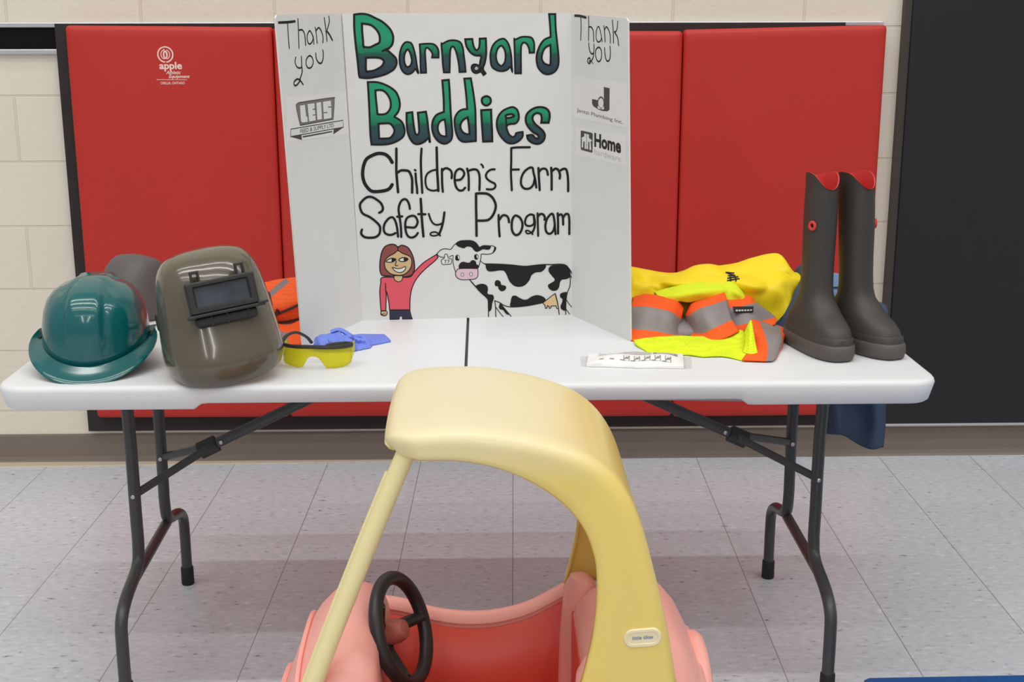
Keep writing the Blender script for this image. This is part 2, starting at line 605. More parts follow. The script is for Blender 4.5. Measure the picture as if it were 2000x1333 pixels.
def text2d(body, shear=0.0, bold=0.0, space=1.0):
    cu = bpy.data.curves.new('lettering', 'FONT')
    cu.body = body
    cu.size = 1.0
    cu.shear = shear
    cu.offset = bold
    cu.space_character = space
    cu.resolution_u = 3
    ob = bpy.data.objects.new('lettering', cu)
    COL.objects.link(ob)
    dg = bpy.context.evaluated_depsgraph_get()
    me = bpy.data.meshes.new_from_object(ob.evaluated_get(dg))
    vs = [(v.co.x, v.co.y) for v in me.vertices]
    fs = [tuple(p.vertices) for p in me.polygons]
    bpy.data.objects.remove(ob)
    bpy.data.meshes.remove(me)
    bpy.data.curves.remove(cu)
    x0 = min(v[0] for v in vs); x1 = max(v[0] for v in vs)
    return [((x - x0) / (x1 - x0), y / 0.72) for x, y in vs], fs   # width 1, cap height 1


def bvh_of(obs):
    bm = bmesh.new()
    dg = bpy.context.evaluated_depsgraph_get()
    dg.update()
    for o in obs:
        me = o.evaluated_get(dg).to_mesh()
        me2 = me.copy()
        me2.transform(Matrix.Translation(Vector(o['_base'])) if '_base' in o else Matrix())
        bm.from_mesh(me2)
        bpy.data.meshes.remove(me2)
    t = BVHTree.FromBMesh(bm)
    bm.free()
    return t


def hug(bvh, pts, lift=0.0012, toward=(0, -1, 0.4)):
    out = []
    tw = Vector(toward).normalized()
    for p in pts:
        dr = Vector((0, 0.93, -0.36))
        hit = bvh.ray_cast(Vector(p) - dr * 0.4, dr)
        if hit[0] is None:
            hit = bvh.find_nearest(Vector(p))
        n = hit[1]
        if n.dot(tw) < 0: n = -n
        out.append(hit[0] + n * lift)
    return out
ART = {
 'C': [
  ('F','G',0,1,1,[[24,6941,24,6941,128,6956,246,6956,364,6927,481,6869,621,6799,749,6694,830,6590,869,6473,860,6345,822,6263,749,6205,701,6170,748,6158,830,6087,912,6005,934,5922,920,5840,870,5758,785,5699,663,5641,519,5601,374,5574,266,5563,135,5576,100,5597,85,5715,73,5903,60,6056,42,6254,25,6487,16,6696],[187,6748,187,6748,288,6739,394,6712,498,6625,561,6520,576,6416,556,6334,465,6288,345,6236,238,6242,208,6254,201,6394,190,6556],[255,6008,255,6008,434,6013,565,6001,636,5959,652,5912,608,5830,523,5772,414,5725,282,5708,252,5714,247,5832]]),
  ('L','K',44,1,1,[[24,6941,24,6941,128,6956,246,6956,364,6927,481,6869,621,6799,749,6694,830,6590,869,6473,860,6345,822,6263,749,6205,701,6170,748,6158,830,6087,912,6005,934,5922,920,5840,870,5758,785,5699,663,5641,519,5601,374,5574,266,5563,135,5576,100,5597,85,5715,73,5903,60,6056,42,6254,25,6487,16,6696]]),
  ('L','K',44,1,1,[[187,6748,187,6748,288,6739,394,6712,498,6625,561,6520,576,6416,556,6334,465,6288,345,6236,238,6242,208,6254,201,6394,190,6556]]),
  ('L','K',44,1,1,[[255,6008,255,6008,434,6013,565,6001,636,5959,652,5912,608,5830,523,5772,414,5725,282,5708,252,5714,247,5832]]),
  ('L','K',46,0,1,[[629,6153,701,6187,773,6211]]),
  ('F','G',0,1,1,[[1219,6343,1135,6338,1061,6250,1016,6122,1001,5993,1010,5851,1050,5733,1120,5662,1192,5644,1277,5679,1338,5743,1363,5755,1398,5684,1415,5678,1388,5814,1362,6014,1323,6191,1278,6308],[1185,6186,1130,6121,1104,6016,1108,5910,1142,5821,1183,5803,1244,5838,1276,5933,1260,6050,1226,6144]]),
  ('L','K',37,1,1,[[1219,6343,1135,6338,1061,6250,1016,6122,1001,5993,1010,5851,1050,5733,1120,5662,1192,5644,1277,5679,1338,5743,1363,5755,1398,5684,1415,5678,1388,5814,1362,6014,1323,6191,1278,6308]]),
  ('L','K',40,1,1,[[1185,6186,1130,6121,1104,6016,1108,5910,1142,5821,1183,5803,1244,5838,1276,5933,1260,6050,1226,6144]]),
  ('F','G',0,1,1,[[1457,6296,1457,6296,1601,6309,1757,6301,1840,6236,1875,6142,1873,6006,1873,6006,1728,6007,1728,6007,1736,6095,1683,6178,1612,6225,1575,6155,1578,5990,1587,5813,1590,5677,1590,5677,1470,5672,1470,5672,1467,5873,1466,6108]]),
  ('L','K',37,1,1,[[1457,6296,1457,6296,1601,6309,1757,6301,1840,6236,1875,6142,1873,6006,1873,6006,1728,6007,1728,6007,1736,6095,1683,6178,1612,6225,1575,6155,1578,5990,1587,5813,1590,5677,1590,5677,1470,5672,1470,5672,1467,5873,1466,6108]]),
  ('F','G',0,1,1,[[1940,6319,1940,6319,1961,6305,2091,6367,2234,6381,2363,6338,2419,6219,2439,6065,2465,5854,2478,5692,2478,5692,2341,5685,2341,5685,2328,5855,2288,6066,2246,6192,2197,6248,2146,6192,2129,6038,2124,5856,2117,5680,2117,5680,1988,5680,1988,5680,1969,5857,1958,6067]]),
  ('L','K',38,1,1,[[1940,6319,1940,6319,1961,6305,2091,6367,2234,6381,2363,6338,2419,6219,2439,6065,2465,5854,2478,5692,2478,5692,2341,5685,2341,5685,2328,5855,2288,6066,2246,6192,2197,6248,2146,6192,2129,6038,2124,5856,2117,5680,2117,5680,1988,5680,1988,5680,1969,5857,1958,6067]]),
  ('F','G',0,1,1,[[2478,6404,2478,6404,2636,6407,2636,6407,2650,6302,2685,6204,2728,6162,2779,6204,2801,6302,2802,6414,2802,6414,2939,6420,2939,6420,2945,6259,2943,6063,2913,5894,2869,5753,2926,5654,2926,5654,2883,5619,2883,5619,2825,5690,2716,5662,2644,5698,2616,5783,2646,5839,2718,5846,2790,5824,2812,5923,2828,6035,2705,6050,2605,6106,2520,6219,2489,6317]]),
  ('L','K',42,1,1,[[2478,6404,2478,6404,2636,6407,2636,6407,2650,6302,2685,6204,2728,6162,2779,6204,2801,6302,2802,6414,2802,6414,2939,6420,2939,6420,2945,6259,2943,6063,2913,5894,2869,5753,2926,5654,2926,5654,2883,5619,2883,5619,2825,5690,2716,5662,2644,5698,2616,5783,2646,5839,2718,5846,2790,5824,2812,5923,2828,6035,2705,6050,2605,6106,2520,6219,2489,6317]]),
  ('L','K',55,0,1,[[2674,5782,2717,5719,2789,5718,2833,5782]]),
  ('L','W',19,1,1,[[2696,5761,2725,5789,2746,5761,2724,5740]]),
  ('F','G',0,1,1,[[3328,6412,3212,6377,3103,6273,3045,6105,3044,5936,3079,5794,3195,5716,3325,5701,3427,5736,3493,5792,3536,5679,3536,5679,3522,5849,3508,6060,3465,6257,3400,6370],[3270,6258,3197,6174,3167,6034,3196,5893,3282,5814,3362,5892,3384,6019,3370,6145,3327,6230]]),
  ('L','K',38,1,1,[[3328,6412,3212,6377,3103,6273,3045,6105,3044,5936,3079,5794,3195,5716,3325,5701,3427,5736,3493,5792,3536,5679,3536,5679,3522,5849,3508,6060,3465,6257,3400,6370]]),
  ('L','K',39,1,1,[[3270,6258,3197,6174,3167,6034,3196,5893,3282,5814,3362,5892,3384,6019,3370,6145,3327,6230]]),
  ('F','G',0,1,1,[[3581,6411,3581,6411,3617,6397,3733,6446,3878,6452,3979,6424,4030,6312,4031,6107,4031,6107,3929,6101,3929,6101,3914,6199,3863,6298,3791,6326,3740,6256,3730,6059,3733,5847,3733,5649,3733,5649,3602,5650,3602,5650,3595,5919,3588,6201]]),
  ('L','K',38,1,1,[[3581,6411,3581,6411,3617,6397,3733,6446,3878,6452,3979,6424,4030,6312,4031,6107,4031,6107,3929,6101,3929,6101,3914,6199,3863,6298,3791,6326,3740,6256,3730,6059,3733,5847,3733,5649,3733,5649,3602,5650,3602,5650,3595,5919,3588,6201]]),
  ('F','G',0,1,1,[[4368,6947,4368,6947,4506,6947,4506,6947,4515,6689,4538,6450,4569,6197,4590,5942,4565,5772,4477,5666,4346,5624,4229,5660,4126,5775,4089,5931,4096,6072,4154,6241,4255,6381,4407,6451,4407,6451,4392,6689],[4401,6275,4401,6275,4285,6212,4227,6114,4206,5972,4257,5873,4345,5830,4403,5830,4403,5830,4409,6056]]),
  ('L','K',41,1,1,[[4368,6947,4368,6947,4506,6947,4506,6947,4515,6689,4538,6450,4569,6197,4590,5942,4565,5772,4477,5666,4346,5624,4229,5660,4126,5775,4089,5931,4096,6072,4154,6241,4255,6381,4407,6451,4407,6451,4392,6689]]),
  ('L','K',41,1,1,[[4401,6275,4401,6275,4285,6212,4227,6114,4206,5972,4257,5873,4345,5830,4403,5830,4403,5830,4409,6056]]),
  ('F','G',0,1,1,[[282,5475,282,5475,468,5474,611,5437,765,5365,895,5263,964,5120,985,4964,952,4833,895,4750,858,4702,942,4653,1025,4580,1071,4460,1074,4327,1017,4231,881,4147,722,4095,540,4081,328,4087,328,4087,309,4287,304,4527,300,4827,292,5184],[445,5290,445,5290,547,5301,643,5271,725,5181,776,5062,779,4930,728,4823,642,4764,509,4759,479,4777,466,4945,452,5124],[497,4549,497,4549,625,4558,745,4553,817,4486,851,4389,812,4293,738,4228,616,4217,501,4218,501,4218,497,4405]]),
  ('L','K',42,1,1,[[282,5475,282,5475,468,5474,611,5437,765,5365,895,5263,964,5120,985,4964,952,4833,895,4750,858,4702,942,4653,1025,4580,1071,4460,1074,4327,1017,4231,881,4147,722,4095,540,4081,328,4087,328,4087,309,4287,304,4527,300,4827,292,5184]]),
  ('L','K',42,1,1,[[445,5290,445,5290,547,5301,643,5271,725,5181,776,5062,779,4930,728,4823,642,4764,509,4759,479,4777,466,4945,452,5124]]),
  ('L','K',42,1,1,[[497,4549,497,4549,625,4558,745,4553,817,4486,851,4389,812,4293,738,4228,616,4217,501,4218,501,4218,497,4405]]),
  ('F','G',0,1,1,[[1132,4784,1132,4784,1260,4800,1260,4800,1275,4638,1295,4457,1323,4324,1371,4293,1409,4360,1406,4516,1397,4661,1387,4787,1387,4787,1569,4810,1569,4810,1597,4635,1617,4418,1639,4248,1649,4109,1649,4109,1614,4212,1527,4140,1404,4087,1294,4100,1211,4192,1153,4338,1133,4519]]),
  ('L','K',43,1,1,[[1132,4784,1132,4784,1260,4800,1260,4800,1275,4638,1295,4457,1323,4324,1371,4293,1409,4360,1406,4516,1397,4661,1387,4787,1387,4787,1569,4810,1569,4810,1597,4635,1617,4418,1639,4248,1649,4109,1649,4109,1614,4212,1527,4140,1404,4087,1294,4100,1211,4192,1153,4338,1133,4519]]),
  ('F','G',0,1,1,[[1951,5500,1951,5500,2096,5514,2096,5514,2111,5290,2120,5051,2129,4811,2145,4570,2160,4328,2140,4194,2077,4122,1979,4087,1869,4124,1773,4222,1720,4344,1704,4477,1730,4622,1805,4730,1903,4777,1977,4800,1977,4800,1975,5112],[1993,4631,1993,4631,1913,4608,1851,4536,1831,4416,1872,4306,1945,4257,2024,4256,2024,4256,2015,4450]]),
  ('L','K',43,1,1,[[1951,5500,1951,5500,2096,5514,2096,5514,2111,5290,2120,5051,2129,4811,2145,4570,2160,4328,2140,4194,2077,4122,1979,4087,1869,4124,1773,4222,1720,4344,1704,4477,1730,4622,1805,4730,1903,4777,1977,4800,1977,4800,1975,5112]]),
  ('L','K',39,1,1,[[1993,4631,1993,4631,1913,4608,1851,4536,1831,4416,1872,4306,1945,4257,2024,4256,2024,4256,2015,4450]]),
  ('F','G',0,1,1,[[2447,5538,2447,5538,2594,5545,2594,5545,2630,5335,2666,5084,2690,4832,2694,4579,2698,4325,2697,4141,2697,4141,2555,4129,2413,4125,2311,4189,2248,4330,2219,4520,2227,4672,2305,4798,2408,4853,2504,4859,2504,4859,2494,5085,2471,5336],[2515,4676,2515,4676,2431,4632,2366,4557,2346,4456,2390,4354,2479,4296,2556,4301,2556,4301,2539,4517]]),
  ('L','K',41,1,1,[[2447,5538,2447,5538,2594,5545,2594,5545,2630,5335,2666,5084,2690,4832,2694,4579,2698,4325,2697,4141,2697,4141,2555,4129,2413,4125,2311,4189,2248,4330,2219,4520,2227,4672,2305,4798,2408,4853,2504,4859,2504,4859,2494,5085,2471,5336]]),
  ('L','K',45,1,1,[[2515,4676,2515,4676,2431,4632,2366,4557,2346,4456,2390,4354,2479,4296,2556,4301,2556,4301,2539,4517]]),
  ('F','G',0,1,1,[[2948,5145,2858,5108,2839,5045,2864,4976,2934,4937,3011,4968,3044,5031,3025,5106]]),
  ('L','K',45,1,1,[[2948,5145,2858,5108,2839,5045,2864,4976,2934,4937,3011,4968,3044,5031,3025,5106]]),
  ('F','G',0,1,1,[[2824,4831,2824,4831,3049,4842,3049,4842,3054,4639,3066,4385,3071,4130,3071,4130,2864,4126,2864,4126,2847,4387,2835,4603]]),
  ('L','K',45,1,1,[[2824,4831,2824,4831,3049,4842,3049,4842,3054,4639,3066,4385,3071,4130,3071,4130,2864,4126,2864,4126,2847,4387,2835,4603]]),
  ('F','G',0,1,1,[[3551,4894,3448,4876,3319,4814,3228,4714,3183,4587,3182,4448,3227,4307,3317,4179,3433,4088,3576,4080,3705,4149,3770,4238,3770,4333,3770,4333,3628,4309,3602,4252,3537,4221,3459,4279,3414,4382,3402,4471,3486,4515,3602,4526,3673,4608,3680,4722,3641,4837],[3383,4700,3422,4725,3512,4736,3570,4711,3551,4679,3460,4654,3396,4655]]),
  ('L','K',41,1,1,[[3551,4894,3448,4876,3319,4814,3228,4714,3183,4587,3182,4448,3227,4307,3317,4179,3433,4088,3576,4080,3705,4149,3770,4238,3770,4333,3770,4333,3628,4309,3602,4252,3537,4221,3459,4279,3414,4382,3402,4471,3486,4515,3602,4526,3673,4608,3680,4722,3641,4837]]),
  ('L','K',45,1,1,[[3383,4700,3422,4725,3512,4736,3570,4711,3551,4679,3460,4654,3396,4655]]),
  ('L','K',36,0,1,[[3389,4674,3389,4573,3408,4458]]),
  ('F','G',0,1,1,[[4197,4889,4067,4877,3938,4809,3861,4721,3841,4619,3861,4517,3926,4415,4017,4324,4121,4259,4134,4182,4056,4196,3991,4261,3874,4249,3874,4249,3900,4159,4004,4081,4134,4061,4238,4117,4283,4232,4251,4335,4159,4425,4055,4515,3997,4618,4016,4706,4093,4757,4184,4730,4210,4641,4198,4539,4198,4539,4367,4538,4367,4538,4392,4665,4378,4779,4313,4856]]),
  ('L','K',45,1,1,[[4197,4889,4067,4877,3938,4809,3861,4721,3841,4619,3861,4517,3926,4415,4017,4324,4121,4259,4134,4182,4056,4196,3991,4261,3874,4249,3874,4249,3900,4159,4004,4081,4134,4061,4238,4117,4283,4232,4251,4335,4159,4425,4055,4515,3997,4618,4016,4706,4093,4757,4184,4730,4210,4641,4198,4539,4198,4539,4367,4538,4367,4538,4392,4665,4378,4779,4313,4856]]),
  ('L','K',69,0,1,[[782,3676,721,3785,621,3863,481,3884,353,3847,211,3766,144,3639,111,3487,110,3359,144,3217,218,3100,305,3028,433,3017,600,3037,704,3080,770,3170]]),
  ('L','K',53,0,1,[[885,3987,879,3732,873,3476,887,3219,901,2993]]),
  ('L','K',53,0,1,[[904,3444,970,3488,1046,3493,1149,3473,1198,3395,1228,3279,1225,3111,1222,2982]]),
  ('L','K',48,0,1,[[1308,3419,1317,3239,1334,3084,1338,2967]]),
  ('L','K',45,0,1,[[1293,3499,1311,3486]]),
  ('L','K',48,0,1,[[1456,3980,1436,3725,1437,3469,1445,3211,1454,2972]]),
  ('L','K',53,0,1,[[1800,4002,1802,3721,1804,3464,1814,3271,1823,3012]]),
  ('L','K',41,0,1,[[1779,3496,1688,3478,1584,3415,1537,3313,1535,3171,1578,3067,1681,3021,1771,3026,1823,3051]]),
  ('L','K',48,0,1,[[1914,3514,1912,3334,1915,3140,1926,2991]]),
  ('L','K',48,0,1,[[1927,3475,1972,3520,2037,3525,2114,3473,2138,3395,2131,3298]]),
  ('L','K',48,0,1,[[2227,3252,2331,3263,2396,3327,2423,3404,2385,3482,2308,3509,2230,3445,2202,3330,2207,3200,2238,3084,2302,3018,2380,3017,2439,3074]]),
  ('L','K',48,0,1,[[2490,3513,2519,3377,2526,3196,2522,3021]]),
  ('L','K',48,0,1,[[2539,3467,2617,3492,2707,3484,2759,3412,2777,3270,2769,3017]]),
  ('L','K',40,0,1,[[2812,3608,2844,3579,2861,3534]]),
  ('L','K',45,0,1,[[3123,3488,3032,3480,2954,3423,2921,3346,2953,3268,3043,3201,3121,3161,3140,3096,3094,3038,3016,3027,2938,3034]]),
  ('L','K',46,0,1,[[3508,3969,3644,3983,3936,3984]]),
  ('L','K',46,0,1,[[3508,3969,3507,3699,3500,3441,3506,3247,3519,3000]]),
  ('L','K',46,0,1,[[3507,3477,3683,3478]]),
  ('L','K',48,0,1,[[4089,3056,4062,3239,4022,3408,3996,3512,3904,3501,3800,3411,3741,3282,3735,3140,3787,3054,3866,3027,3957,3052,4023,3135,4049,3252]]),
  ('L','K',50,0,1,[[4137,3504,4147,3303,4161,3107,4168,2996]]),
  ('L','K',46,0,1,[[4160,3419,4205,3477,4284,3489,4336,3443,4356,3345]]),
  ('L','K',50,0,1,[[4434,3507,4445,3299,4446,2999]]),
  ('L','K',50,0,1,[[4467,3441,4533,3486,4599,3452,4639,3348,4633,3257]]),
  ('L','K',50,0,1,[[4645,3439,4717,3477,4782,3463,4816,3346,4831,3163,4833,2960]]),
  ('L','K',50,0,1,[[459,2530,524,2568,545,2645,503,2750,415,2829,314,2888,212,2897,121,2846,41,2757,24,2680,55,2563,111,2497,225,2443,351,2349,451,2243,472,2151,446,2034,366,1970,250,1953,121,1968,46,2028,34,2081,55,2146]]),
  ('L','K',48,0,1,[[877,1967,862,2158,833,2302,790,2394,739,2421,661,2383,581,2280,552,2163,576,2065,652,2017,742,2016,821,2053]]),
  ('L','K',48,0,1,[[1163,2609,1146,2713,1096,2812,1032,2832,967,2788,920,2691,904,2587,920,2444,942,2261,951,2090,951,1959]]),
  ('L','K',48,0,1,[[869,2432,982,2436]]),
  ('L','K',48,0,1,[[1057,2187,1148,2179,1264,2177,1324,2254,1332,2332,1282,2425,1205,2446,1100,2402,1053,2298,1050,2167,1073,2036,1130,1956,1208,1941,1286,1979,1333,2044]]),
  ('L','K',53,0,1,[[1415,2833,1423,2670,1431,2409,1446,2173,1462,1963]]),
  ('L','K',48,0,1,[[1354,2482,1516,2476]]),
  ('L','K',40,0,1,[[1594,2485,1631,2366,1681,2274,1759,2227,1850,2238,1929,2283]]),
  ('L','K',50,0,1,[[1955,2511,1929,2335,1888,2165,1827,2009]]),
  ('L','K',34,0,1,[[1852,1969,1769,2049,1678,2057,1625,2026,1638,1986,1716,1971,1794,1990,1834,2022]]),
  ('L','K',53,0,1,[[2691,2936,2689,2650,2692,2322,2693,1953]]),
  ('L','K',53,0,1,[[2691,2936,2808,2941,2952,2926,3055,2853,3120,2747,3146,2629,3112,2499,3053,2395,2974,2324,2869,2306,2712,2308]]),
  ('L','K',48,0,1,[[3210,2431,3212,2247,3222,2062,3232,1930]]),
  ('L','K',48,0,1,[[3236,2326,3302,2417,3381,2415,3433,2362,3453,2256]]),
  ('L','K',50,1,1,[[3604,2412,3538,2334,3514,2189,3531,2043,3604,1956,3696,1987,3756,2106,3762,2238,3709,2357]]),
  ('L','K',45,0,1,[[4039,2404,3960,2432,3868,2381,3828,2276,3841,2197,3907,2162,3987,2174,4039,2233,4032,2365]]),
  ('L','K',45,0,1,[[4032,2391,4059,2259,4046,2114,3993,1995]]),
  ('L','K',34,0,1,[[4007,1962,3934,2036,3868,2057,3841,2031,3881,1984,3947,1990,3987,2022]]),
  ('L','K',44,0,1,[[4120,2455,4125,2231,4135,1926]]),
  ('L','K',48,0,1,[[4138,2389,4184,2435,4250,2427,4290,2360,4283,2301]]),
  ('L','K',48,0,1,[[4544,1959,4529,2118,4515,2277,4481,2423,4422,2424,4343,2320,4304,2175,4318,2042,4371,1975,4437,1981,4497,2052,4522,2158]]),
  ('L','K',48,0,1,[[4591,2448,4602,2223,4603,1971]]),
  ('L','K',48,0,1,[[4614,2394,4673,2420,4713,2353,4721,2181]]),
  ('L','K',48,0,1,[[4727,2353,4779,2425,4845,2410,4866,2271,4868,2086,4869,1953]]),
  ('F','hair',0,1,1,[[867,1721,810,1774,708,1791,575,1741,500,1624,459,1462,439,1253,457,1118,514,1057,763,1044,998,1017,1145,1044,1205,1102,1244,1221,1227,1431,1171,1596,1086,1716,955,1764]]),
  ('L','K',24,1,1,[[867,1721,810,1774,708,1791,575,1741,500,1624,459,1462,439,1253,457,1118,514,1057,763,1044,998,1017,1145,1044,1205,1102,1244,1221,1227,1431,1171,1596,1086,1716,955,1764]]),
  ('F','skin',0,1,1,[[865,1639,776,1574,642,1502,567,1415,550,1296,591,1190,677,1106,793,1066,955,1063,1074,1128,1149,1223,1181,1342,1169,1462,1096,1523,966,1578]]),
  ('L','K',21,1,1,[[865,1639,776,1574,642,1502,567,1415,550,1296,591,1190,677,1106,793,1066,955,1063,1074,1128,1149,1223,1181,1342,1169,1462,1096,1523,966,1578]]),
  ('F','shirt',0,1,1,[[484,1013,451,879,423,654,441,223,441,223,552,227,552,227,567,515,578,680,624,453,641,240,641,240,1114,229,1114,229,1127,517,1168,727,1246,906,1352,1054,1517,1216,1711,1376,1793,1464,1793,1464,1757,1532,1757,1532,1624,1453,1445,1337,1235,1132,1175,1043,1086,1007,968,1010,968,1010,763,1014,763,1014]]),
  ('L','K',21,1,1,[[484,1013,451,879,423,654,441,223,441,223,552,227,552,227,567,515,578,680,624,453,641,240,641,240,1114,229,1114,229,1127,517,1168,727,1246,906,1352,1054,1517,1216,1711,1376,1793,1464,1793,1464,1757,1532,1757,1532,1624,1453,1445,1337,1235,1132,1175,1043,1086,1007,968,1010,968,1010,763,1014,763,1014]]),
  ('F','skin',0,1,1,[[771,1052,771,1052,762,977,819,916,892,907,952,958,969,1047,969,1047]]),
  ('L','K',18,1,1,[[771,1052,771,1052,762,977,819,916,892,907,952,958,969,1047,969,1047]]),
  ('L','K',21,0,1,[[561,876,564,681,570,666]]),
  ('L','K',24,0,1,[[870,1736,865,1639]]),
  ('F','skin',0,1,1,[[449,215,449,215,567,212,580,151,534,99,461,116,432,155]]),
  ('L','K',18,1,1,[[449,215,449,215,567,212,580,151,534,99,461,116,432,155]]),
  ('L','K',12,0,1,[[492,168,498,115]]),
  ('L','K',12,0,1,[[529,175,532,114]]),
  ('L','K',24,0,1,[[440,147,469,131]]),
  ('F','navy',0,1,1,[[641,233,641,233,1114,221,1114,221,1141,91,1169,7,1169,7,954,4,933,66,881,82,857,7,857,7,643,12,643,12]]),
  ('L','K',15,1,1,[[641,233,641,233,1114,221,1114,221,1141,91,1169,7,1169,7,954,4,933,66,881,82,857,7,857,7,643,12,643,12]]),
  ('F','white',0,1,1,[[589,1392,656,1443,744,1463,816,1432,742,1381,654,1371]]),
  ('L','K',21,1,1,[[589,1392,656,1443,744,1463,816,1432,742,1381,654,1371]]),
  ('F','K',0,1,1,[[722,1459,720,1374,801,1402,816,1432,773,1458]]),
  ('F','white',0,1,1,[[882,1423,949,1466,1037,1472,1095,1434,1035,1390,932,1385]]),
  ('L','K',21,1,1,[[882,1423,949,1466,1037,1472,1095,1434,1035,1390,932,1385]]),
  ('F','K',0,1,1,[[1007,1468,992,1428,1020,1387,1087,1426,1059,1464]]),
  ('L','K',18,0,1,[[823,1394,799,1305,806,1290,857,1289]]),
  ('F','white',0,1,1,[[731,1247,841,1215,943,1228,1032,1263,1016,1181,941,1130,853,1132,781,1171]]),
  ('L','K',18,1,1,[[731,1247,841,1215,943,1228,1032,1263,1016,1181,941,1130,853,1132,781,1171]]),
  ('L','K',16,0,1,[[1771,1550,1846,1628,1925,1661,2003,1659,2091,1648,2161,1736,2221,1784]]),
  ('F','K',0,1,1,[[2211,1780,2300,1837,2398,1850,2556,1847,2654,1811,2722,1740,2761,1684,2830,1718,2929,1721,3028,1709,3028,1709,2998,1635,2928,1626,2840,1638,2760,1600,2691,1581,2632,1622,2584,1683,2515,1709,2456,1705,2396,1672,2318,1693,2259,1719]]),
  ('L','K',11,1,1,[[2211,1780,2300,1837,2398,1850,2556,1847,2654,1811,2722,1740,2761,1684,2830,1718,2929,1721,3028,1709,3028,1709,2998,1635,2928,1626,2840,1638,2760,1600,2691,1581,2632,1622,2584,1683,2515,1709,2456,1705,2396,1672,2318,1693,2259,1719]]),
  ('L','K',16,0,1,[[3028,1714,3097,1698,3146,1652,3096,1563,3027,1525,2928,1512,2804,1519,2794,1439,2758,1290,2733,1200]]),
  ('F','K',0,1,1,[[3107,1683,3146,1652,3096,1573,3066,1554,3097,1623]]),
  ('L','K',16,0,1,[[1771,1550,1785,1515,1863,1468,1932,1462]]),
  ('L','K',14,0,1,[[2050,1469,2139,1503,2138,1423,2146,1293,2183,1152,2198,1101]]),
  ('F','white',0,1,1,[[1936,1442,1947,1516,1977,1541,2011,1515,2030,1440,2098,1419,2107,1364,2087,1304,1998,1296,1900,1293,1871,1348,1872,1398]]),
  ('L','K',15,1,1,[[1936,1442,1947,1516,1977,1541,2011,1515,2030,1440,2098,1419,2107,1364,2087,1304,1998,1296,1900,1293,1871,1348,1872,1398]]),
  ('L','K',15,0,0,[[1940,1387,1980,1396,1969,1366,1954,1332]]),
  ('L','K',15,0,0,[[2009,1390,2049,1395,2043,1370,2023,1335]]),
  ('L','K',22,0,1,[[1771,1540,1781,1564]]),
  ('F','K',0,1,1,[[2237,1515,2197,1481,2196,1402,2235,1376,2285,1390,2300,1449,2281,1500]]),
  ('F','white',0,1,1,[[2252,1500,2286,1470,2285,1410,2261,1430]]),
  ('F','K',0,1,1,[[2681,1522,2636,1492,2640,1422,2680,1387,2724,1411,2735,1471,2710,1511]]),
  ('F','white',0,1,1,[[2690,1501,2720,1471,2715,1421,2695,1451]]),
  ('F','K',0,1,1,[[2283,1190,2283,1190,2273,1250,2314,1319,2383,1343,2472,1321,2531,1325,2571,1369,2630,1373,2674,1332,2679,1282,2728,1251,2718,1186,2718,1186]]),
  ('L','K',8,1,1,[[2283,1190,2283,1190,2273,1250,2314,1319,2383,1343,2472,1321,2531,1325,2571,1369,2630,1373,2674,1332,2679,1282,2728,1251,2718,1186,2718,1186]]),
  ('F','pink',0,1,1,[[2273,1180,2213,1131,2192,1071,2211,1001,2280,939,2388,918,2517,924,2636,931,2706,980,2722,1070,2713,1176,2713,1176,2490,1185]]),
  ('L','K',16,1,1,[[2273,1180,2213,1131,2192,1071,2211,1001,2280,939,2388,918,2517,924,2636,931,2706,980,2722,1070,2713,1176,2713,1176,2490,1185]]),
  ('F','white',0,1,1,[[2351,1088,2326,1069,2325,1023,2352,1000,2380,1022,2375,1067]]),
  ('L','purple',12,1,1,[[2351,1088,2326,1069,2325,1023,2352,1000,2380,1022,2375,1067]]),
  ('F','white',0,1,1,[[2556,1094,2528,1074,2528,1024,2558,1003,2587,1028,2583,1073]]),
  ('L','purple',12,1,1,[[2556,1094,2528,1074,2528,1024,2558,1003,2587,1028,2583,1073]]),
  ('L','K',14,0,1,[[2778,1370,2818,1324,2897,1282]]),
  ('L','K',20,0,1,[[2527,913,2664,754,2733,656]]),
  ('L','K',23,0,1,[[2875,1286,3190,1273,3506,1247,3823,1208,4077,1229,4267,1241,4458,1237,4649,1242,4790,1214,4880,1115,4945,998]]),
  ('L','K',15,0,1,[[4894,999,4920,947,4946,895]]),
  ('F','K',0,1,1,[[2900,1285,2900,1285,3190,1264,3506,1241,3823,1202,4077,1216,4318,1237,4318,1237,4306,1166,4217,1078,4077,1062,3975,993,3925,879,3823,765,3696,727,3568,758,3467,863,3404,1006,3341,1110,3240,1131,3113,1115,2987,1111,2924,1164]]),
  ('L','K',13,1,1,[[2900,1285,2900,1285,3190,1264,3506,1241,3823,1202,4077,1216,4318,1237,4318,1237,4306,1166,4217,1078,4077,1062,3975,993,3925,879,3823,765,3696,727,3568,758,3467,863,3404,1006,3341,1110,3240,1131,3113,1115,2987,1111,2924,1164]]),
  ('F','K',0,1,1,[[4586,1218,4458,1208,4395,1151,4395,1074,4460,983,4530,898,4524,840,4448,790,4378,740,4410,661,4487,614,4577,625,4628,695,4653,811,4703,874,4818,891,4895,948,4881,1090,4816,1181,4713,1222]]),
  ('L','K',13,1,1,[[4586,1218,4458,1208,4395,1151,4395,1074,4460,983,4530,898,4524,840,4448,790,4378,740,4410,661,4487,614,4577,625,4628,695,4653,811,4703,874,4818,891,4895,948,4881,1090,4816,1181,4713,1222]]),
  ('F','K',0,1,1,[[3175,889,3125,858,3124,768,3188,747,3213,676,3276,629,3352,660,3378,724,3340,757,3264,778,3239,855]]),
  ('L','K',10,1,1,[[3175,889,3125,858,3124,768,3188,747,3213,676,3276,629,3352,660,3378,724,3340,757,3264,778,3239,855]]),
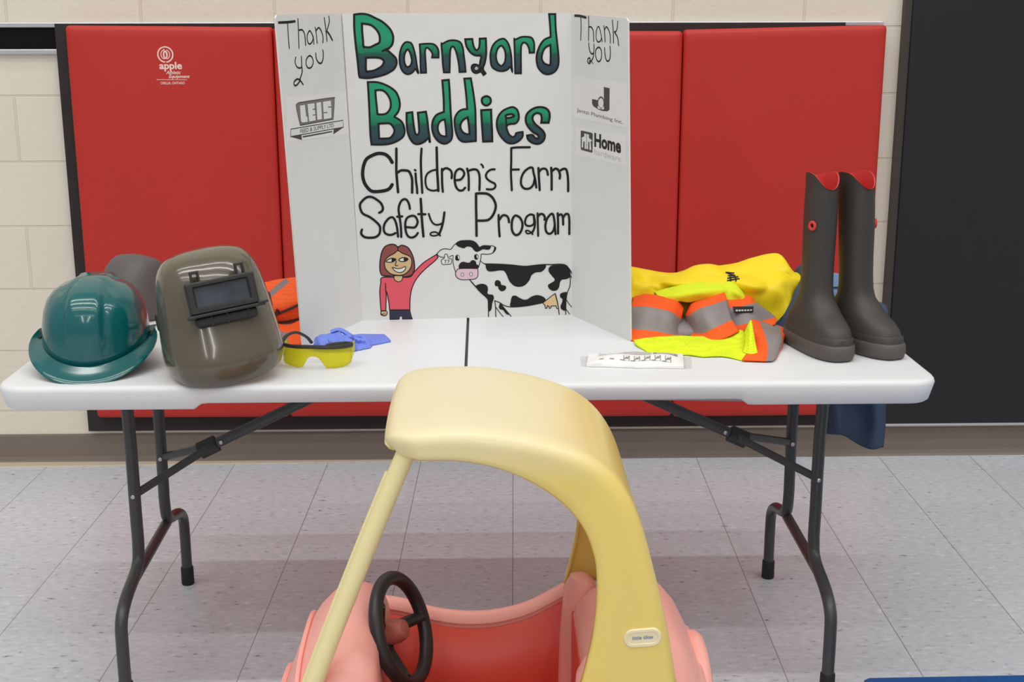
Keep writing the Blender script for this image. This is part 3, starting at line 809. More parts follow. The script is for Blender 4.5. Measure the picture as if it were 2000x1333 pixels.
  ('F','K',0,1,1,[[2668,753,2732,796,2833,807,2922,766,2946,682,2933,592,2971,552,3060,538,3085,459,3046,344,3026,202,2981,151,2962,190,2957,372,2932,463,2831,556,2718,674]]),
  ('L','K',11,1,1,[[2668,753,2732,796,2833,807,2922,766,2946,682,2933,592,2971,552,3060,538,3085,459,3046,344,3026,202,2981,151,2962,190,2957,372,2932,463,2831,556,2718,674]]),
  ('F','K',0,1,1,[[3498,255,3491,359,3524,488,3606,505,3696,451,3798,404,3887,414,3989,477,4104,507,4219,484,4296,431,4309,378,4207,316,4015,282,3759,249]]),
  ('L','K',10,1,1,[[3498,255,3491,359,3524,488,3606,505,3696,451,3798,404,3887,414,3989,477,4104,507,4219,484,4296,431,4309,378,4207,316,4015,282,3759,249]]),
  ('F','K',0,1,1,[[3211,249,3237,326,3287,273,3363,167,3453,61,3376,83,3312,169,3236,197]]),
  ('L','K',8,1,1,[[3211,249,3237,326,3287,273,3363,167,3453,61,3376,83,3312,169,3236,197]]),
  ('F','K',0,1,1,[[4821,555,4718,551,4667,513,4674,448,4720,408,4720,330,4682,239,4696,167,4786,126,4791,276,4816,431]]),
  ('L','K',11,1,1,[[4821,555,4718,551,4667,513,4674,448,4720,408,4720,330,4682,239,4696,167,4786,126,4791,276,4816,431]]),
  ('L','K',20,0,1,[[2556,871,2668,740,2781,608,2932,463,2957,372,2961,21]]),
  ('L','K',20,0,1,[[3110,401,3224,353,3338,278,3491,242,3695,244,3951,270,4233,322]]),
  ('L','K',18,0,1,[[3110,394,3128,251,3133,17]]),
  ('L','K',16,0,1,[[3141,238,3223,119,3306,13]]),
  ('L','K',18,0,1,[[3237,339,3363,180,3497,14]]),
  ('F','tan',0,1,0,[[4539,542,4539,542,4399,435,4252,321,4252,321,4303,262,4317,190,4349,195,4361,254,4400,233,4413,181,4445,199,4451,245,4567,242,4580,183,4625,176,4625,176,4592,346]]),
  ('L','K',18,1,0,[[4539,542,4539,542,4399,435,4252,321,4252,321,4303,262,4317,190,4349,195,4361,254,4400,233,4413,181,4445,199,4451,245,4567,242,4580,183,4625,176,4625,176,4592,346]]),
  ('L','K',19,0,1,[[4545,542,4605,306,4645,31]]),
  ('L','K',19,0,1,[[4901,935,4897,728,4834,548,4804,341,4800,27]]),
  ('L','K',15,0,1,[[4816,379,4875,287,4946,200]]),
  ('L','K',15,0,1,[[4805,158,4896,32]]),
 ],
 'L': [
  ('L','K',43,0,1,[[-4,6790,316,6795,645,6812]]),
  ('L','K',27,0,1,[[343,6776,338,6611,335,6426,337,6272]]),
  ('L','K',27,0,1,[[772,6861,760,6606,731,6269]]),
  ('L','K',29,0,1,[[789,6631,917,6636,1006,6541,1020,6320]]),
  ('L','K',27,0,1,[[1367,6338,1360,6472,1296,6575,1223,6614,1136,6552,1098,6464,1135,6362,1224,6347,1325,6409,1364,6498]]),
  ('L','K',27,0,1,[[1474,6681,1501,6534,1515,6355]]),
  ('L','K',30,0,1,[[1499,6611,1614,6674,1702,6634,1768,6531,1782,6440,1758,6363]]),
  ('L','K',30,0,1,[[1899,6878,1932,6632,1953,6392]]),
  ('L','K',29,0,1,[[2108,6910,2105,6786,1986,6625]]),
  ('L','K',40,0,1,[[1981,6593,2093,6513,2189,6407]]),
  ('L','K',27,0,1,[[571,6086,531,5987,581,5898,677,5863,783,5891,800,6092]]),
  ('L','K',30,0,1,[[792,5916,794,5789,728,5691,667,5618]]),
  ('L','K',30,0,1,[[793,5517,690,5604,569,5641,436,5590,426,5528,499,5512,607,5557,678,5604]]),
  ('L','K',30,0,1,[[1419,6145,1429,6036,1498,5956,1601,5927,1689,5976,1746,6091,1735,6202]]),
  ('L','K',27,1,1,[[1149,6101,1010,6035,980,5922,1061,5849,1193,5864,1280,5950,1260,6053]]),
  ('F','gray',0,1,1,[[563,5156,563,5156,2003,5175,2086,5147,2096,5078,1995,4708,1995,4708,547,4684,547,4684,443,5055,462,5123]]),
  ('L','dgray',17,1,1,[[563,5156,563,5156,2003,5175,2086,5147,2096,5078,1995,4708,1995,4708,547,4684,547,4684,443,5055,462,5123]]),
  ('F','white',0,1,0,[[589,5098,589,5098,811,5106,811,5106,829,4858,829,4858,881,4850,881,4850,882,4730,882,4730,650,4729,650,4729,585,4765,585,4765]]),
  ('L','dgray',9,1,0,[[589,5098,589,5098,811,5106,811,5106,829,4858,829,4858,881,4850,881,4850,882,4730,882,4730,650,4729,650,4729,585,4765,585,4765]]),
  ('F','white',0,1,0,[[910,5109,1218,5112,1209,4988,1117,4985,1124,4971,1215,4970,1219,4867,1109,4865,1116,4853,1222,4853,1219,4737,927,4731]]),
  ('L','dgray',7,1,0,[[910,5109,1218,5112,1209,4988,1117,4985,1124,4971,1215,4970,1219,4867,1109,4865,1116,4853,1222,4853,1219,4737,927,4731]]),
  ('F','white',0,1,0,[[1291,5117,1504,5118,1497,4744,1283,4741]]),
  ('L','dgray',7,1,0,[[1291,5117,1504,5118,1497,4744,1283,4741]]),
  ('F','white',0,1,0,[[1579,5118,1939,5124,1949,4991,1796,4989,1794,4976,1946,4973,1925,4759,1865,4736,1571,4734,1571,4870,1741,4867,1742,4879,1573,4883]]),
  ('L','dgray',7,1,0,[[1579,5118,1939,5124,1949,4991,1796,4989,1794,4976,1946,4973,1925,4759,1865,4736,1571,4734,1571,4870,1741,4867,1742,4879,1573,4883]]),
  ('F','white',0,1,0,[[158,4636,2428,4654,2437,4503,127,4486]]),
  ('L','dgray',17,1,0,[[158,4636,2428,4654,2437,4503,127,4486]]),
  ('F','dgray',0,1,0,[[126,4482,560,4476,573,4382]]),
  ('L','dgray',9,1,0,[[126,4482,560,4476,573,4382]]),
  ('F','dgray',0,1,0,[[1985,4497,2436,4499,1960,4388]]),
  ('L','dgray',9,1,0,[[1985,4497,2436,4499,1960,4388]]),
  ('F','dgray',0,1,0,[[610,4454,1903,4462,1899,4434,623,4422]]),
 ],
 'R': [
  ('L','K',46,0,1,[[138,6912,373,6907,671,6872]]),
  ('L','K',28,0,1,[[418,6887,441,6688,421,6389]]),
  ('L','K',28,0,1,[[795,6897,803,6690,795,6385]]),
  ('L','K',28,0,1,[[825,6671,911,6672,1009,6594,1044,6369]]),
  ('L','K',25,0,1,[[1435,6370,1370,6529,1284,6674,1200,6654,1148,6546,1161,6420,1246,6358,1351,6384,1403,6452]]),
  ('L','K',28,0,1,[[1503,6695,1537,6551,1560,6368]]),
  ('L','K',28,0,1,[[1546,6628,1617,6681,1721,6610,1785,6496,1797,6348]]),
  ('L','K',28,0,1,[[1876,6816,1915,6602,1940,6355]]),
  ('L','K',25,0,1,[[2112,6797,2094,6670,2046,6594,1966,6579]]),
  ('L','K',28,0,1,[[1986,6565,2109,6462,2162,6302]]),
  ('L','K',28,0,1,[[807,6326,841,6188,918,6110,1015,6103,1057,6173,1055,6305]]),
  ('L','K',28,0,1,[[1057,6173,1026,6034,930,5942,844,5885,767,5917,777,5987,864,6005,887,5961,843,5929]]),
  ('L','K',28,0,1,[[1542,6237,1565,6087,1629,5982,1712,5965,1783,6025,1801,6170,1778,6275]]),
  ('L','K',27,1,1,[[1258,6245,1142,6184,1133,6066,1198,5970,1294,5943,1388,6004,1408,6132,1354,6218]]),
  ('L','K',16,0,1,[[930,5952,1017,5885]]),
  ('F','dgray',0,1,0,[[1518,5412,1783,5395,1785,4940,1699,4898,1478,4891,1255,4914,1044,4969,978,5026,977,5124,977,5124,1284,5111,1286,4939,1535,4932]]),
  ('F','paper',0,1,1,[[1395,5184,1268,5117,1270,4998,1398,4938,1515,4997,1513,5131]]),
  ('L','dgray',30,1,1,[[1395,5184,1268,5117,1270,4998,1398,4938,1515,4997,1513,5131]]),
  ('F','paper',0,1,0,[[1247,4996,1238,4928,1535,4927,1524,4998,1398,4931]]),
  ('F','dgray',0,1,0,[[468,4388,468,4388,985,4374,1018,4346,1007,3955,974,3944,472,3960,448,3989,445,4362]]),
  ('L','dgray',10,1,0,[[468,4388,468,4388,985,4374,1018,4346,1007,3955,974,3944,472,3960,448,3989,445,4362]]),
  ('F','white',0,1,0,[[611,4337,711,4334,714,3998,634,3998,632,4161,572,4156,556,4015,488,4016,504,4189,470,4225,621,4276]]),
  ('F','white',0,1,0,[[731,4335,837,4331,838,4255,987,4213,971,4189,922,4193,957,3996,867,3996,866,4165,806,4168,808,3998,734,3999]]),
 ],
}
BOARD_TEXT = [('L', 'FEED & SUPPLY LTD.', 'dgray', (523, 4523), (2020, 4540), (536, 4610), 0.008), ('R', 'Jantzi Plumbing Inc.', 'dgray', (245, 4805), (2377, 4675), (244, 4886), 0.0), ('R', 'Home', 'K', (1097, 4100), (2315, 4059), (1093, 4390), 0.03), ('R', 'hardware', 'lgray', (1099, 3917), (2320, 3861), (1097, 4047), 0.0)]
PAPERS = [('L', [(59, 5294), (2684, 5276), (2653, 4331), (-41, 4388)]), ('R', [(70, 5568), (2520, 5544), (2543, 4604), (108, 4649)]), ('R', [(195, 4468), (2517, 4450), (2517, 3806), (215, 3811)])]
CLOTH = {
 'jacket': [[(238,-1100,862),(287,-1100,853),(345,-1100,845),(405,-1100,851),(478,-1100,855),(538,-1100,867),(598,-1100,882),(630,-1100,852),(656,-1100,840)],[(232,-1160,844),(283,-1130,832),(337,-1160,835),(398,-1150,840),(469,-1150,843),(531,-1140,848),(591,-1140,858),(619,-1150,840),(643,-1140,826)],[(234,-1150,815),(278,-1172,818),(339,-1150,815),(392,-1172,828),(464,-1172,827),(520,-1200,826),(575,-1190,824),(601,-1180,816),(622,-1160,799)],[(229,-1165,792),(276,-1165,792),(332,-1165,794),(391,-1165,797),(462,-1165,793),(521,-1200,788),(569,-1200,774),(593,-1200,775),(607,-1200,772)],[(228,-1160,742),(275,-1160,742),(331,-1160,742),(390,-1160,742),(461,-1160,742),(520,-1205,742),(567,-1205,742),(588,-1205,742),(602,-1205,742)]],
 'vest_a': [[(240,-1240,808),(270,-1240,815),(309,-1240,810),(340,-1240,804),(355,-1240,786)],[(231,-1300,801),(262,-1310,804),(294,-1310,798),(324,-1300,788),(347,-1270,766)],[(227,-1330,759),(259,-1340,759),(291,-1340,753),(324,-1330,745),(345,-1290,735)],[(224,-1360,738),(257,-1360,740),(289,-1360,742),(322,-1360,743),(338,-1360,744)]],
 'vest_b': [[(366,-1230,774),(374,-1250,794),(404,-1260,808),(446,-1250,821)],[(358,-1260,769),(366,-1300,786),(398,-1310,805),(446,-1280,812)],[(360,-1300,741),(382,-1340,750),(406,-1360,768),(448,-1340,781)],[(359,-1340,739),(386,-1380,746),(418,-1390,751),(460,-1370,759)]],
 'vest_c': [[(452,-1220,802),(481,-1220,807),(511,-1220,807),(519,-1220,795)],[(449,-1270,793),(476,-1280,795),(502,-1270,798),(520,-1240,797)],[(459,-1310,760),(489,-1320,768),(525,-1300,769),(559,-1270,769)],[(465,-1330,750),(492,-1330,755),(519,-1330,761),(544,-1330,768)]],
 'vest_d': [[(295,-1190,811),(335,-1190,823),(392,-1190,832),(451,-1190,830),(468,-1190,835),(486,-1190,828),(509,-1190,803)],[(299,-1220,808),(335,-1240,817),(378,-1250,825),(440,-1240,827),(460,-1230,826),(479,-1240,821),(500,-1220,804)],[(303,-1240,801),(344,-1240,803),(373,-1240,800),(437,-1240,807),(459,-1240,804),(480,-1240,804),(496,-1240,802)]],
 'vest_e': [[(229,-1350,738),(268,-1350,744),(324,-1350,749),(391,-1350,746),(436,-1350,748),(464,-1350,759),(477,-1350,751)],[(230,-1400,740),(268,-1430,745),(314,-1420,744),(367,-1430,747),(424,-1420,747),(460,-1400,749),(487,-1380,734)],[(243,-1440,739),(274,-1452,742),(316,-1455,749),(371,-1470,748),(416,-1460,740),(449,-1460,737),(479,-1430,731)],[(252,-1492,742),(288,-1490,742),(322,-1484,742),(362,-1500,742),(408,-1504,742),(437,-1530,742),(469,-1510,742)]],
 'vest_f': [[(486,-1310,766),(497,-1310,775),(523,-1310,767),(557,-1310,759),(571,-1310,752)],[(475,-1380,759),(489,-1410,764),(511,-1420,764),(538,-1420,761),(557,-1380,754)],[(472,-1430,740),(487,-1460,748),(504,-1480,748),(524,-1470,747),(545,-1410,744)],[(432,-1538,742),(462,-1543,742),(487,-1548,742),(500,-1536,742),(517,-1491,742)]],
 'vest_g': [[(464,-1400,764),(472,-1410,792),(476,-1410,794)],[(457,-1450,757),(463,-1470,764),(474,-1460,765)],[(447,-1480,742),(459,-1497,742),(474,-1498,742)]],
 'orange': [[(-637,-1070,812),(-619,-1070,813),(-582,-1070,821),(-539,-1070,826),(-491,-1070,824),(-443,-1070,806)],[(-631,-1110,790),(-604,-1130,795),(-570,-1130,799),(-531,-1120,802),(-489,-1100,794),(-443,-1080,777)],[(-627,-1140,770),(-591,-1170,774),(-559,-1180,783),(-523,-1170,788),(-486,-1130,769),(-454,-1100,750)],[(-625,-1130,733),(-589,-1150,730),(-559,-1160,737),(-523,-1160,749),(-488,-1120,736),(-467,-1100,725)]],
 'orange_low': [[(-592,-1160,743),(-569,-1180,740),(-544,-1190,740),(-512,-1190,756)],[(-581,-1220,733),(-557,-1240,735),(-532,-1250,737),(-503,-1250,743)],[(-551,-1373,742),(-533,-1382,742),(-511,-1383,742),(-490,-1374,742)]],
 'navy_sheet': [[(751,-1020,528),(787,-1020,528),(838,-1020,528),(883,-1020,527),(906,-1020,527)],[(759,-1000,482),(786,-1030,491),(846,-1000,482),(875,-1040,493),(907,-1020,487)],[(762,-1000,428),(786,-1040,441),(850,-1000,425),(879,-1040,434),(910,-1020,427)],[(763,-1000,407),(791,-1030,411),(844,-1010,380),(874,-1040,376),(909,-1020,370)]],
}

# ------------------------------------------------------------------ setting
b = MB()
b.add([(-6, -9, 0), (6, -9, 0), (6, 0.02, 0), (-6, 0.02, 0)], [(0, 1, 2, 3)])
struct(b.build('floor', M['floor'], smooth=False))
b = MB()
b.add([(-6, 0, 0), (6, 0, 0), (6, 0, 4.8), (-6, 0, 4.8)], [(0, 1, 2, 3)])
struct(b.build('wall_back', M['wall'], smooth=False))
b = MB()
prof = [(0.0, 0.096), (-0.004, 0.096), (-0.0055, 0.090), (-0.006, 0.02), (-0.010, 0.006), (-0.018, 0.0), (0.0, 0.0)]
b.loft([[(x, y, z) for y, z in prof] for x in (-6, -2.6, -0.9, 0.31, 1.86, 6)], True, True, True)
struct(b.build('baseboard_back', M['base'], smooth=False))
b = MB()
b.add([(-2.6, -0.075, 0.0), (0.1, -0.020, 0.0), (0.1, -0.012, 0.0), (-2.6, -0.012, 0.0), (-2.6, -0.072, 0.004), (0.1, -0.020, 0.002), (0.1, -0.012, 0.002), (-2.6, -0.012, 0.004)],
      [(0, 1, 5, 4), (4, 5, 6, 7), (0, 4, 7, 3), (1, 2, 6, 5)])
struct(b.build('trim_1', M['tan'], smooth=False))

# hanging rail behind the mats
t = thing('wall_rail', 'thin aluminium rail with a black hook-and-loop insert, fixed along the wall behind the red mats', 'rail', (0, 0, 1.36))
b = MB(); b.box(-3.2, 1.14, -0.010, -0.0005, 1.330, 1.404)
b.build('insert', M['velcro'], t, smooth=False)
for z0, z1, nm in ((1.397, 1.412, 'upper_channel'), (1.318, 1.333, 'lower_channel')):
    b = MB(); b.box(-3.2, 1.14, -0.016, -0.0005, z0, z1)
    bevel(b.build(nm, M['alu'], t, smooth=False), 0.003)

# folding gym mat on the wall
XS = [-1.352, -0.730, -0.107, 0.516, 1.140]
t = thing('gym_mat', 'big red vinyl folding gym mat hung on the block wall behind the table', 'gym mat', (-0.1, -0.02, 0.13))
b = MB(); b.box(-1.392, 1.02, -0.024, -0.017, 0.112, 1.408)
bk = b.build('backing_flap', M['backing'], t, smooth=False)
bk['label'] = 'scuffed black edge of the mat backing'
for k in range(4):
    x0, x1 = XS[k] + 0.0015, XS[k + 1] - 0.0015
    z1 = (1.402, 1.398, 1.386, 1.390)[k]
    z0 = (0.166, 0.166, 0.160, 0.158)[k]
    rings = []
    for y, ins in ((-0.0245, 0.0), (-0.052, 0.0), (-0.060, 0.004), (-0.064, 0.013), (-0.0655, 0.03)):
        tilt = 0.012 if k == 3 else (-0.004 if k == 0 else 0.0)
        rings.append([(x, y, z + (tilt * (x - x0) / 0.62 if z > 0.7 else 0) + 0.0025 * math.sin(9 * x)) for x, z in rrect(x0 + ins, x1 - ins, z0 + ins, z1 - ins, 0.012 + ins * 0.4, 4)])
    b = MB(); b.loft(rings, True, True, True)
    b.build('panel', M['redvinyl'], t)
# printed maker's mark on the left panel
yl = -0.0660
lx, lz = -1.049, 1.3035
b = MB()
def wall_ribbon(pts, w, closed=False):
    v, f = ribbon2d(pts, w, closed)
    b.add([(x, yl, z) for x, z in v], f)
S = 0.00155                         # metres per photo pixel here
def arc(cx, cz, rx, rz, a0, a1, n=24):
    return [(cx + rx * math.cos(math.radians(a0 + (a1 - a0) * k / n)), cz + rz * math.sin(math.radians(a0 + (a1 - a0) * k / n))) for k in range(n + 1)]
cx, cz = lx - 3 * S, lz + 9 * S
wall_ribbon(arc(cx, cz, 14.5 * S, 14.5 * S, 97, -82), 2.6 * S)
wall_ribbon(arc(cx, cz, 14.5 * S, 14.5 * S, 262, 83 + 20), 2.6 * S)
wall_ribbon(arc(cx, cz, 8.5 * S, 9 * S, 110, 250), 1.6 * S)
wall_ribbon(arc(cx, cz, 8.5 * S, 9 * S, -70, 70), 1.6 * S)
v, f = ribbon2d(arc(cx, cz - 0.5 * S, 3.2 * S, 6.5 * S, 0, 350), 3.0 * S, True); b.add([(x, yl - 0.0001, z) for x, z in v], f)
wall_ribbon([(cx - S, cz + 6 * S), (cx - 2.4 * S, cz + 10.5 * S)], 1.4 * S)
def wall_text(body, x, z, w, h, shear=0.0, bold=0.0):
    v, f = text2d(body, shear, bold)
    b.add([(x + u * w, yl, z + q * h) for u, q in v], f)
wall_text('apple', lx - 16 * S, lz - 18.5 * S, 44 * S, 13.5 * S, 0, 0.03)
wall_text('Athletic', lx - 4 * S, lz - 28.5 * S, 29 * S, 6.5 * S, 0.3, 0.02)
wall_text('Equipment', lx + 1 * S, lz - 36 * S, 41 * S, 6.5 * S, 0.3, 0.02)
wall_ribbon([(lx - 23 * S, lz - 39 * S), (lx + 36 * S, lz - 39.5 * S)], 0.9 * S)
wall_text('ORILLIA, ONTARIO', lx - 15.5 * S, lz - 48 * S, 47 * S, 5 * S, 0, 0.015)
b.build('printed_logo', M['whiteprint'], t, smooth=False, weld=False)['label'] = 'white printed maker\'s mark'

# black panel beside the mats
t = thing('wall_panel', 'tall flat black panel fixed to the wall right of the red mats, running off the frame', 'wall panel', (1.6, 0, 0.1))
b = MB(); b.box(1.222, 2.7, -0.032, -0.001, 0.118, 4.2)
bevel(b.build('board', M['blackpanel'], t, smooth=False), 0.004)
b = MB(); b.box(1.199, 1.2215, -0.026, -0.001, 0.118, 4.2)
b.build('edge_strip', M['browntrim'], t, smooth=False)
b = MB(); b.box(1.199, 2.7, -0.034, -0.001, 0.111, 0.1175)
b.build('bottom_rail', M['alu'], t, smooth=False)

# ------------------------------------------------------------------ folding table
TX0, TX1, TY0, TY1, TZ = -1.044, 0.797, -1.692, -0.940, 0.738
SEAM = -0.134
t = thing('folding_table', 'long white plastic folding table on charcoal wishbone legs', 'table', ((TX0 + TX1) / 2, -1.27, 0))
for side in (0, 1):
    x0, x1 = (TX0, SEAM - 0.0012) if side == 0 else (SEAM + 0.0012, TX1)
    R_ = 0.055
    rr = (R_, 0.002, 0.002, R_) if side == 0 else (0.002, R_, R_, 0.002)
    rings = []
    def under(x, z):
        a = min(1, max(0, ((0.54 - abs(x + 0.12)) / 0.016)))
        return z + 0.012 * a
    for ins, z in ((0.030, 0.690), (0.013, 0.6885), (0.009, 0.692), (0.0004, 0.7265), (0.0022, 0.7325), (0.0055, 0.7362), (0.010, 0.7376), (0.018, 0.738)):
        i0, i1 = (ins, min(ins, 0.002)) if side == 0 else (min(ins, 0.002), ins)
        pts = rrect(x0 + i0, x1 - i1, TY0 + ins, TY1 - ins, [max(0.002, q - ins * 0.6) for q in rr], 8)
        # add points along the long edges so the stepped apron shows
        dense = []
        for a_, b_ in zip(pts, pts[1:] + pts[:1]):
            dense.append(a_)
            if abs(a_[0] - b_[0]) > 0.3:
                for k in range(1, 60):
                    dense.append((a_[0] + (b_[0] - a_[0]) * k / 60, a_[1] + (b_[1] - a_[1]) * k / 60))
        rings.append([(x, y, under(x, z) if z < 0.70 else z) for x, y in dense])
    b = MB(); b.loft(rings, True, True, True)
    b.build('tabletop_half', M['tabletop'], t, angle=50)

b = MB(); b.box(SEAM - 0.012, SEAM + 0.012, TY0 + 0.02, TY1 - 0.02, 0.712, 0.733)
b.build('dark_seam_filler', M['matteblack'], t, smooth=False)  # dark filler added inside the gap so the seam reads as shaded

YC = -1.27
for sgn, lxx, tilt in ((-1, -0.869, -0.004), (1, 0.642, 0.006)):
    for fb in (-1, 1):              # front, rear leg
        yu, yf = YC + fb * 0.125, YC + fb * 0.300
        path = smooth_curve([(lxx + tilt, yu, 0.700), (lxx, yu, 0.52), (lxx, yu, 0.36), (lxx, yu, 0.285), (lxx, yu + fb * 0.022, 0.243), (lxx, yf - fb * 0.055, 0.216), (lxx, yf - fb * 0.008, 0.185), (lxx, yf, 0.135), (lxx, yf, 0.06), (lxx, yf, 0.004)], 5)
        b = MB(); b.tube(path, 0.0135, 14)
        lg = b.build('leg', M['legsteel'], t)
        b = MB(); b.tube([(lxx, yf, 0.048), (lxx, yf, 0.046), (lxx, yf, 0.003), (lxx, yf, 0.0)], [0.0148, 0.0160, 0.0165, 0.0150], 16)
        b.build('foot_cap', M['rubber'], lg)
        b = MB(); zr = 0.406 if sgn < 0 else 0.430
        b.tube([(lxx, yu - 0.0128, zr), (lxx, yu - 0.0150, zr), (lxx, yu - 0.0165, zr)], [0.0050, 0.0048, 0.0020], 10)
        b.build('rivet', M['rivet'], lg)
    b = MB(); b.tube([(lxx + sgn * 0.004, YC + 0.150, 0.232), (lxx + sgn * 0.004, YC - 0.175, 0.222)], 0.0125, 12, flat=0.9)
    b.build('crossbar', M['legsteel'], t)
    # folding brace: two struts meeting in a collar, then one arm up to the underside
    colx = -0.727 if sgn < 0 else 0.485
    zc_ = 0.474 if sgn < 0 else 0.488
    zr = 0.406 if sgn < 0 else 0.430
    endx = -0.262 if sgn < 0 else 0.030
    d = Vector((endx - colx, 0, 0.697 - zc_)).normalized()
    b = MB()
    for fb in (-1, 1):
        A = Vector((lxx, YC + fb * 0.125, zr)); Bp = Vector((colx, YC + fb * 0.010, zc_))
        b.tube([A, Bp], 0.0085, 8, flat=1.15)
    b.build('brace_strut', M['legsteel'], t)
    b = MB()
    b.tube([Vector((colx, YC, zc_)) - d * 0.012, Vector((endx, YC, 0.697))], 0.0125, 12)
    arm = b.build('brace_arm', M['legsteel'], t)
    b = MB()
    c0 = Vector((colx, YC, zc_))
    b.tube([c0 - d * 0.026, c0 + d * 0.022], 0.0215, 4)
    bevel(b.build('collar', M['matteblack'], arm, smooth=False), 0.003)
    b = MB(); q = c0 + d * 0.034 + Vector((0, -0.0125, 0))
    b.tube([q, q + Vector((0, -0.003, 0)), q + Vector((0, -0.0045, 0))], [0.0048, 0.0046, 0.002], 10)
    b.build('rivet', M['rivet'], arm)

# ------------------------------------------------------------------ tri-fold display board
ART_FRAMES = {
    'C': (Vector((-.381, -1.141, .738)), Vector((.9967, .0809, 0)), Vector((-.0002, .0028, 1)), Vector((.0809, -.9967, .0028))),
    'L': (Vector((-.485, -1.395, .738)), Vector((.3789, .9254, 0)), Vector((-.0346, .0142, .9993)), Vector((.9248, -.3787, .0374))),
    'R': (Vector((.112, -1.101, .738)), Vector((.3939, -.9191, 0)), Vector((-.0085, -.0036, 1)), Vector((-.9191, -.3939, -.0092)))}
PANELS = {'C': [(0, 0), (.495, 0), (.4873, .6975), (-.0240, .6970)],
          'L': [(0, 0), (.2745, 0), (.2720, .6971), (-.0104, .6938)],
          'R': [(0, 0), (.2811, 0), (.2530, .6861), (-.0039, .6959)]}
t = thing('display_board', 'tall white three-panel cardboard display board standing open on the table, hand lettered', 'display board', (-.13, -1.15, .738))
t['_base'] = (-.13, -1.15, .738)
def on_panel(fr, s, q, lift):
    o, es, et, en = ART_FRAMES[fr]
    return o + es * s + et * q + en * lift
panel_obj = {}
for fr, nm in (('C', 'center_panel'), ('L', 'wing_panel'), ('R', 'wing_panel')):
    b = MB()
    c = PANELS[fr]
    # rounded outline, 4 mm thick
    out = []
    for i in range(4):
        p, a, d = Vector(c[i]), Vector(c[i - 1]), Vector(c[(i + 1) % 4])
        r_ = 0.006 if (i > 1 and ((fr == 'L' and i == 3) or (fr == 'R' and i == 2))) else 0.0005
        out.append(p + (a - p).normalized() * r_); out.append(p + (d - p).normalized() * r_)
    b.loft([[on_panel(fr, p.x, p.y, k) for p in out] for k in (-0.004, 0.0)], True, True, True)
    panel_obj[fr] = b.build(nm, M['foam'], t, smooth=False)

def art_mesh(fr, items, name, parent, base_lift=0.0004, step=7e-6, g=None):
    mats, mi = [], {}
    b = MB()
    lift = base_lift
    for kind, colk, w, closed, sm, cs in items:
        lift += step
        if colk == 'G':
            colk = 'G1' if min(c[1] for c in zip(cs[0][::2], cs[0][1::2])) > 5300 else 'G2'
        mm = M[colk] if colk in ('G1', 'G2') else INK[colk]
        if mm.name not in mi:
            mi[mm.name] = len(mats); mats.append(mm)
        k = mi[mm.name]
        loops = [[(x * 1e-4, y * 1e-4) for x, y in zip(c[::2], c[1::2])] for c in cs]
        if sm:
            loops = [smooth_curve(l, 5, bool(closed)) if len(l) > 2 else l for l in loops]
        if kind == 'L':
            v, f = ribbon2d(loops[0], w * (1.12e-4 if fr == 'C' else 1.22e-4), bool(closed))
            b.add([on_panel(fr, x, y, lift) for x, y in v], f, k)
        else:
            cl = []
            for l in loops:
                q = []
                for p in l:
                    if not q or (Vector(p) - Vector(q[-1])).length > 1e-6: q.append(p)
                if (Vector(q[0]) - Vector(q[-1])).length < 1e-6: q.pop()
                cl.append([Vector((x, y, 0)) for x, y in q])
            bm = bmesh.new()
            es = []
            for l in cl:
                vv = [bm.verts.new(p) for p in l]
                es += [bm.edges.new((vv[i - 1], vv[i])) for i in range(len(vv))]
            bmesh.ops.triangle_fill(bm, use_beauty=True, use_dissolve=False, edges=es)
            bm.verts.index_update()
            b.add([on_panel(fr, p.co.x, p.co.y, lift) for p in bm.verts], [tuple(v.index for v in f.verts) for f in bm.faces], k)
            bm.free()
    return b.build(name, mats, parent, smooth=False, weld=False), lift

# printed sheets glued to the wings
for fr, cs in PAPERS:
    b = MB()
    b.loft([[on_panel(fr, x * 1e-4, y * 1e-4, k) for x, y in cs] for k in (0.00005, 0.0003)], True, True, True)
    b.build('logo_sheet', M['paper'], panel_obj[fr], smooth=False)
NC = ART['C']
cut = next(i for i, it in enumerate(NC) if it[1] == 'hair')
cow = next(i for i, it in enumerate(NC) if it[0] == 'L' and i > cut and it[5][0][0] > 1550 and it[5][0][1] < 2000 and it[1] == 'K')
art_mesh('C', NC[:cut], 'lettering', panel_obj['C'])
art_mesh('C', NC[cut:], 'drawing', panel_obj['C'])[0]['label'] = 'marker drawing of a girl in a red top and a spotted cow'
for fr in ('L', 'R'):
    ink = [i for i in ART[fr] if i[0] == 'L' and i[1] == 'K']
    prints = [i for i in ART[fr] if not (i[0] == 'L' and i[1] == 'K')]
    art_mesh(fr, ink, 'lettering', panel_obj[fr])
    for part in ((prints,) if fr == 'L' else (prints[:4], prints[4:])):
        ob, lift = art_mesh(fr, part, 'printed_logo', panel_obj[fr])
    for f_, body, colk, A, B_, U, bold in BOARD_TEXT:
        if f_ != fr: continue
        A, B_, U = (Vector((q[0] * 1e-4, q[1] * 1e-4)) for q in (A, B_, U))
        v, f = text2d(body, 0, bold * 1.4)
        b = MB()
        b.add([on_panel(fr, *(A + (B_ - A) * x + (U - A) * y), lift + 3e-5) for x, y in v], f)
        b.build('printed_words', INK[colk], panel_obj[fr], smooth=False, weld=False)

# ------------------------------------------------------------------ hard hat
def rot_xy(p, a, c):
    x, y = p[0], p[1]
    return (c[0] + x * math.cos(a) - y * math.sin(a), c[1] + x * math.sin(a) + y * math.cos(a))

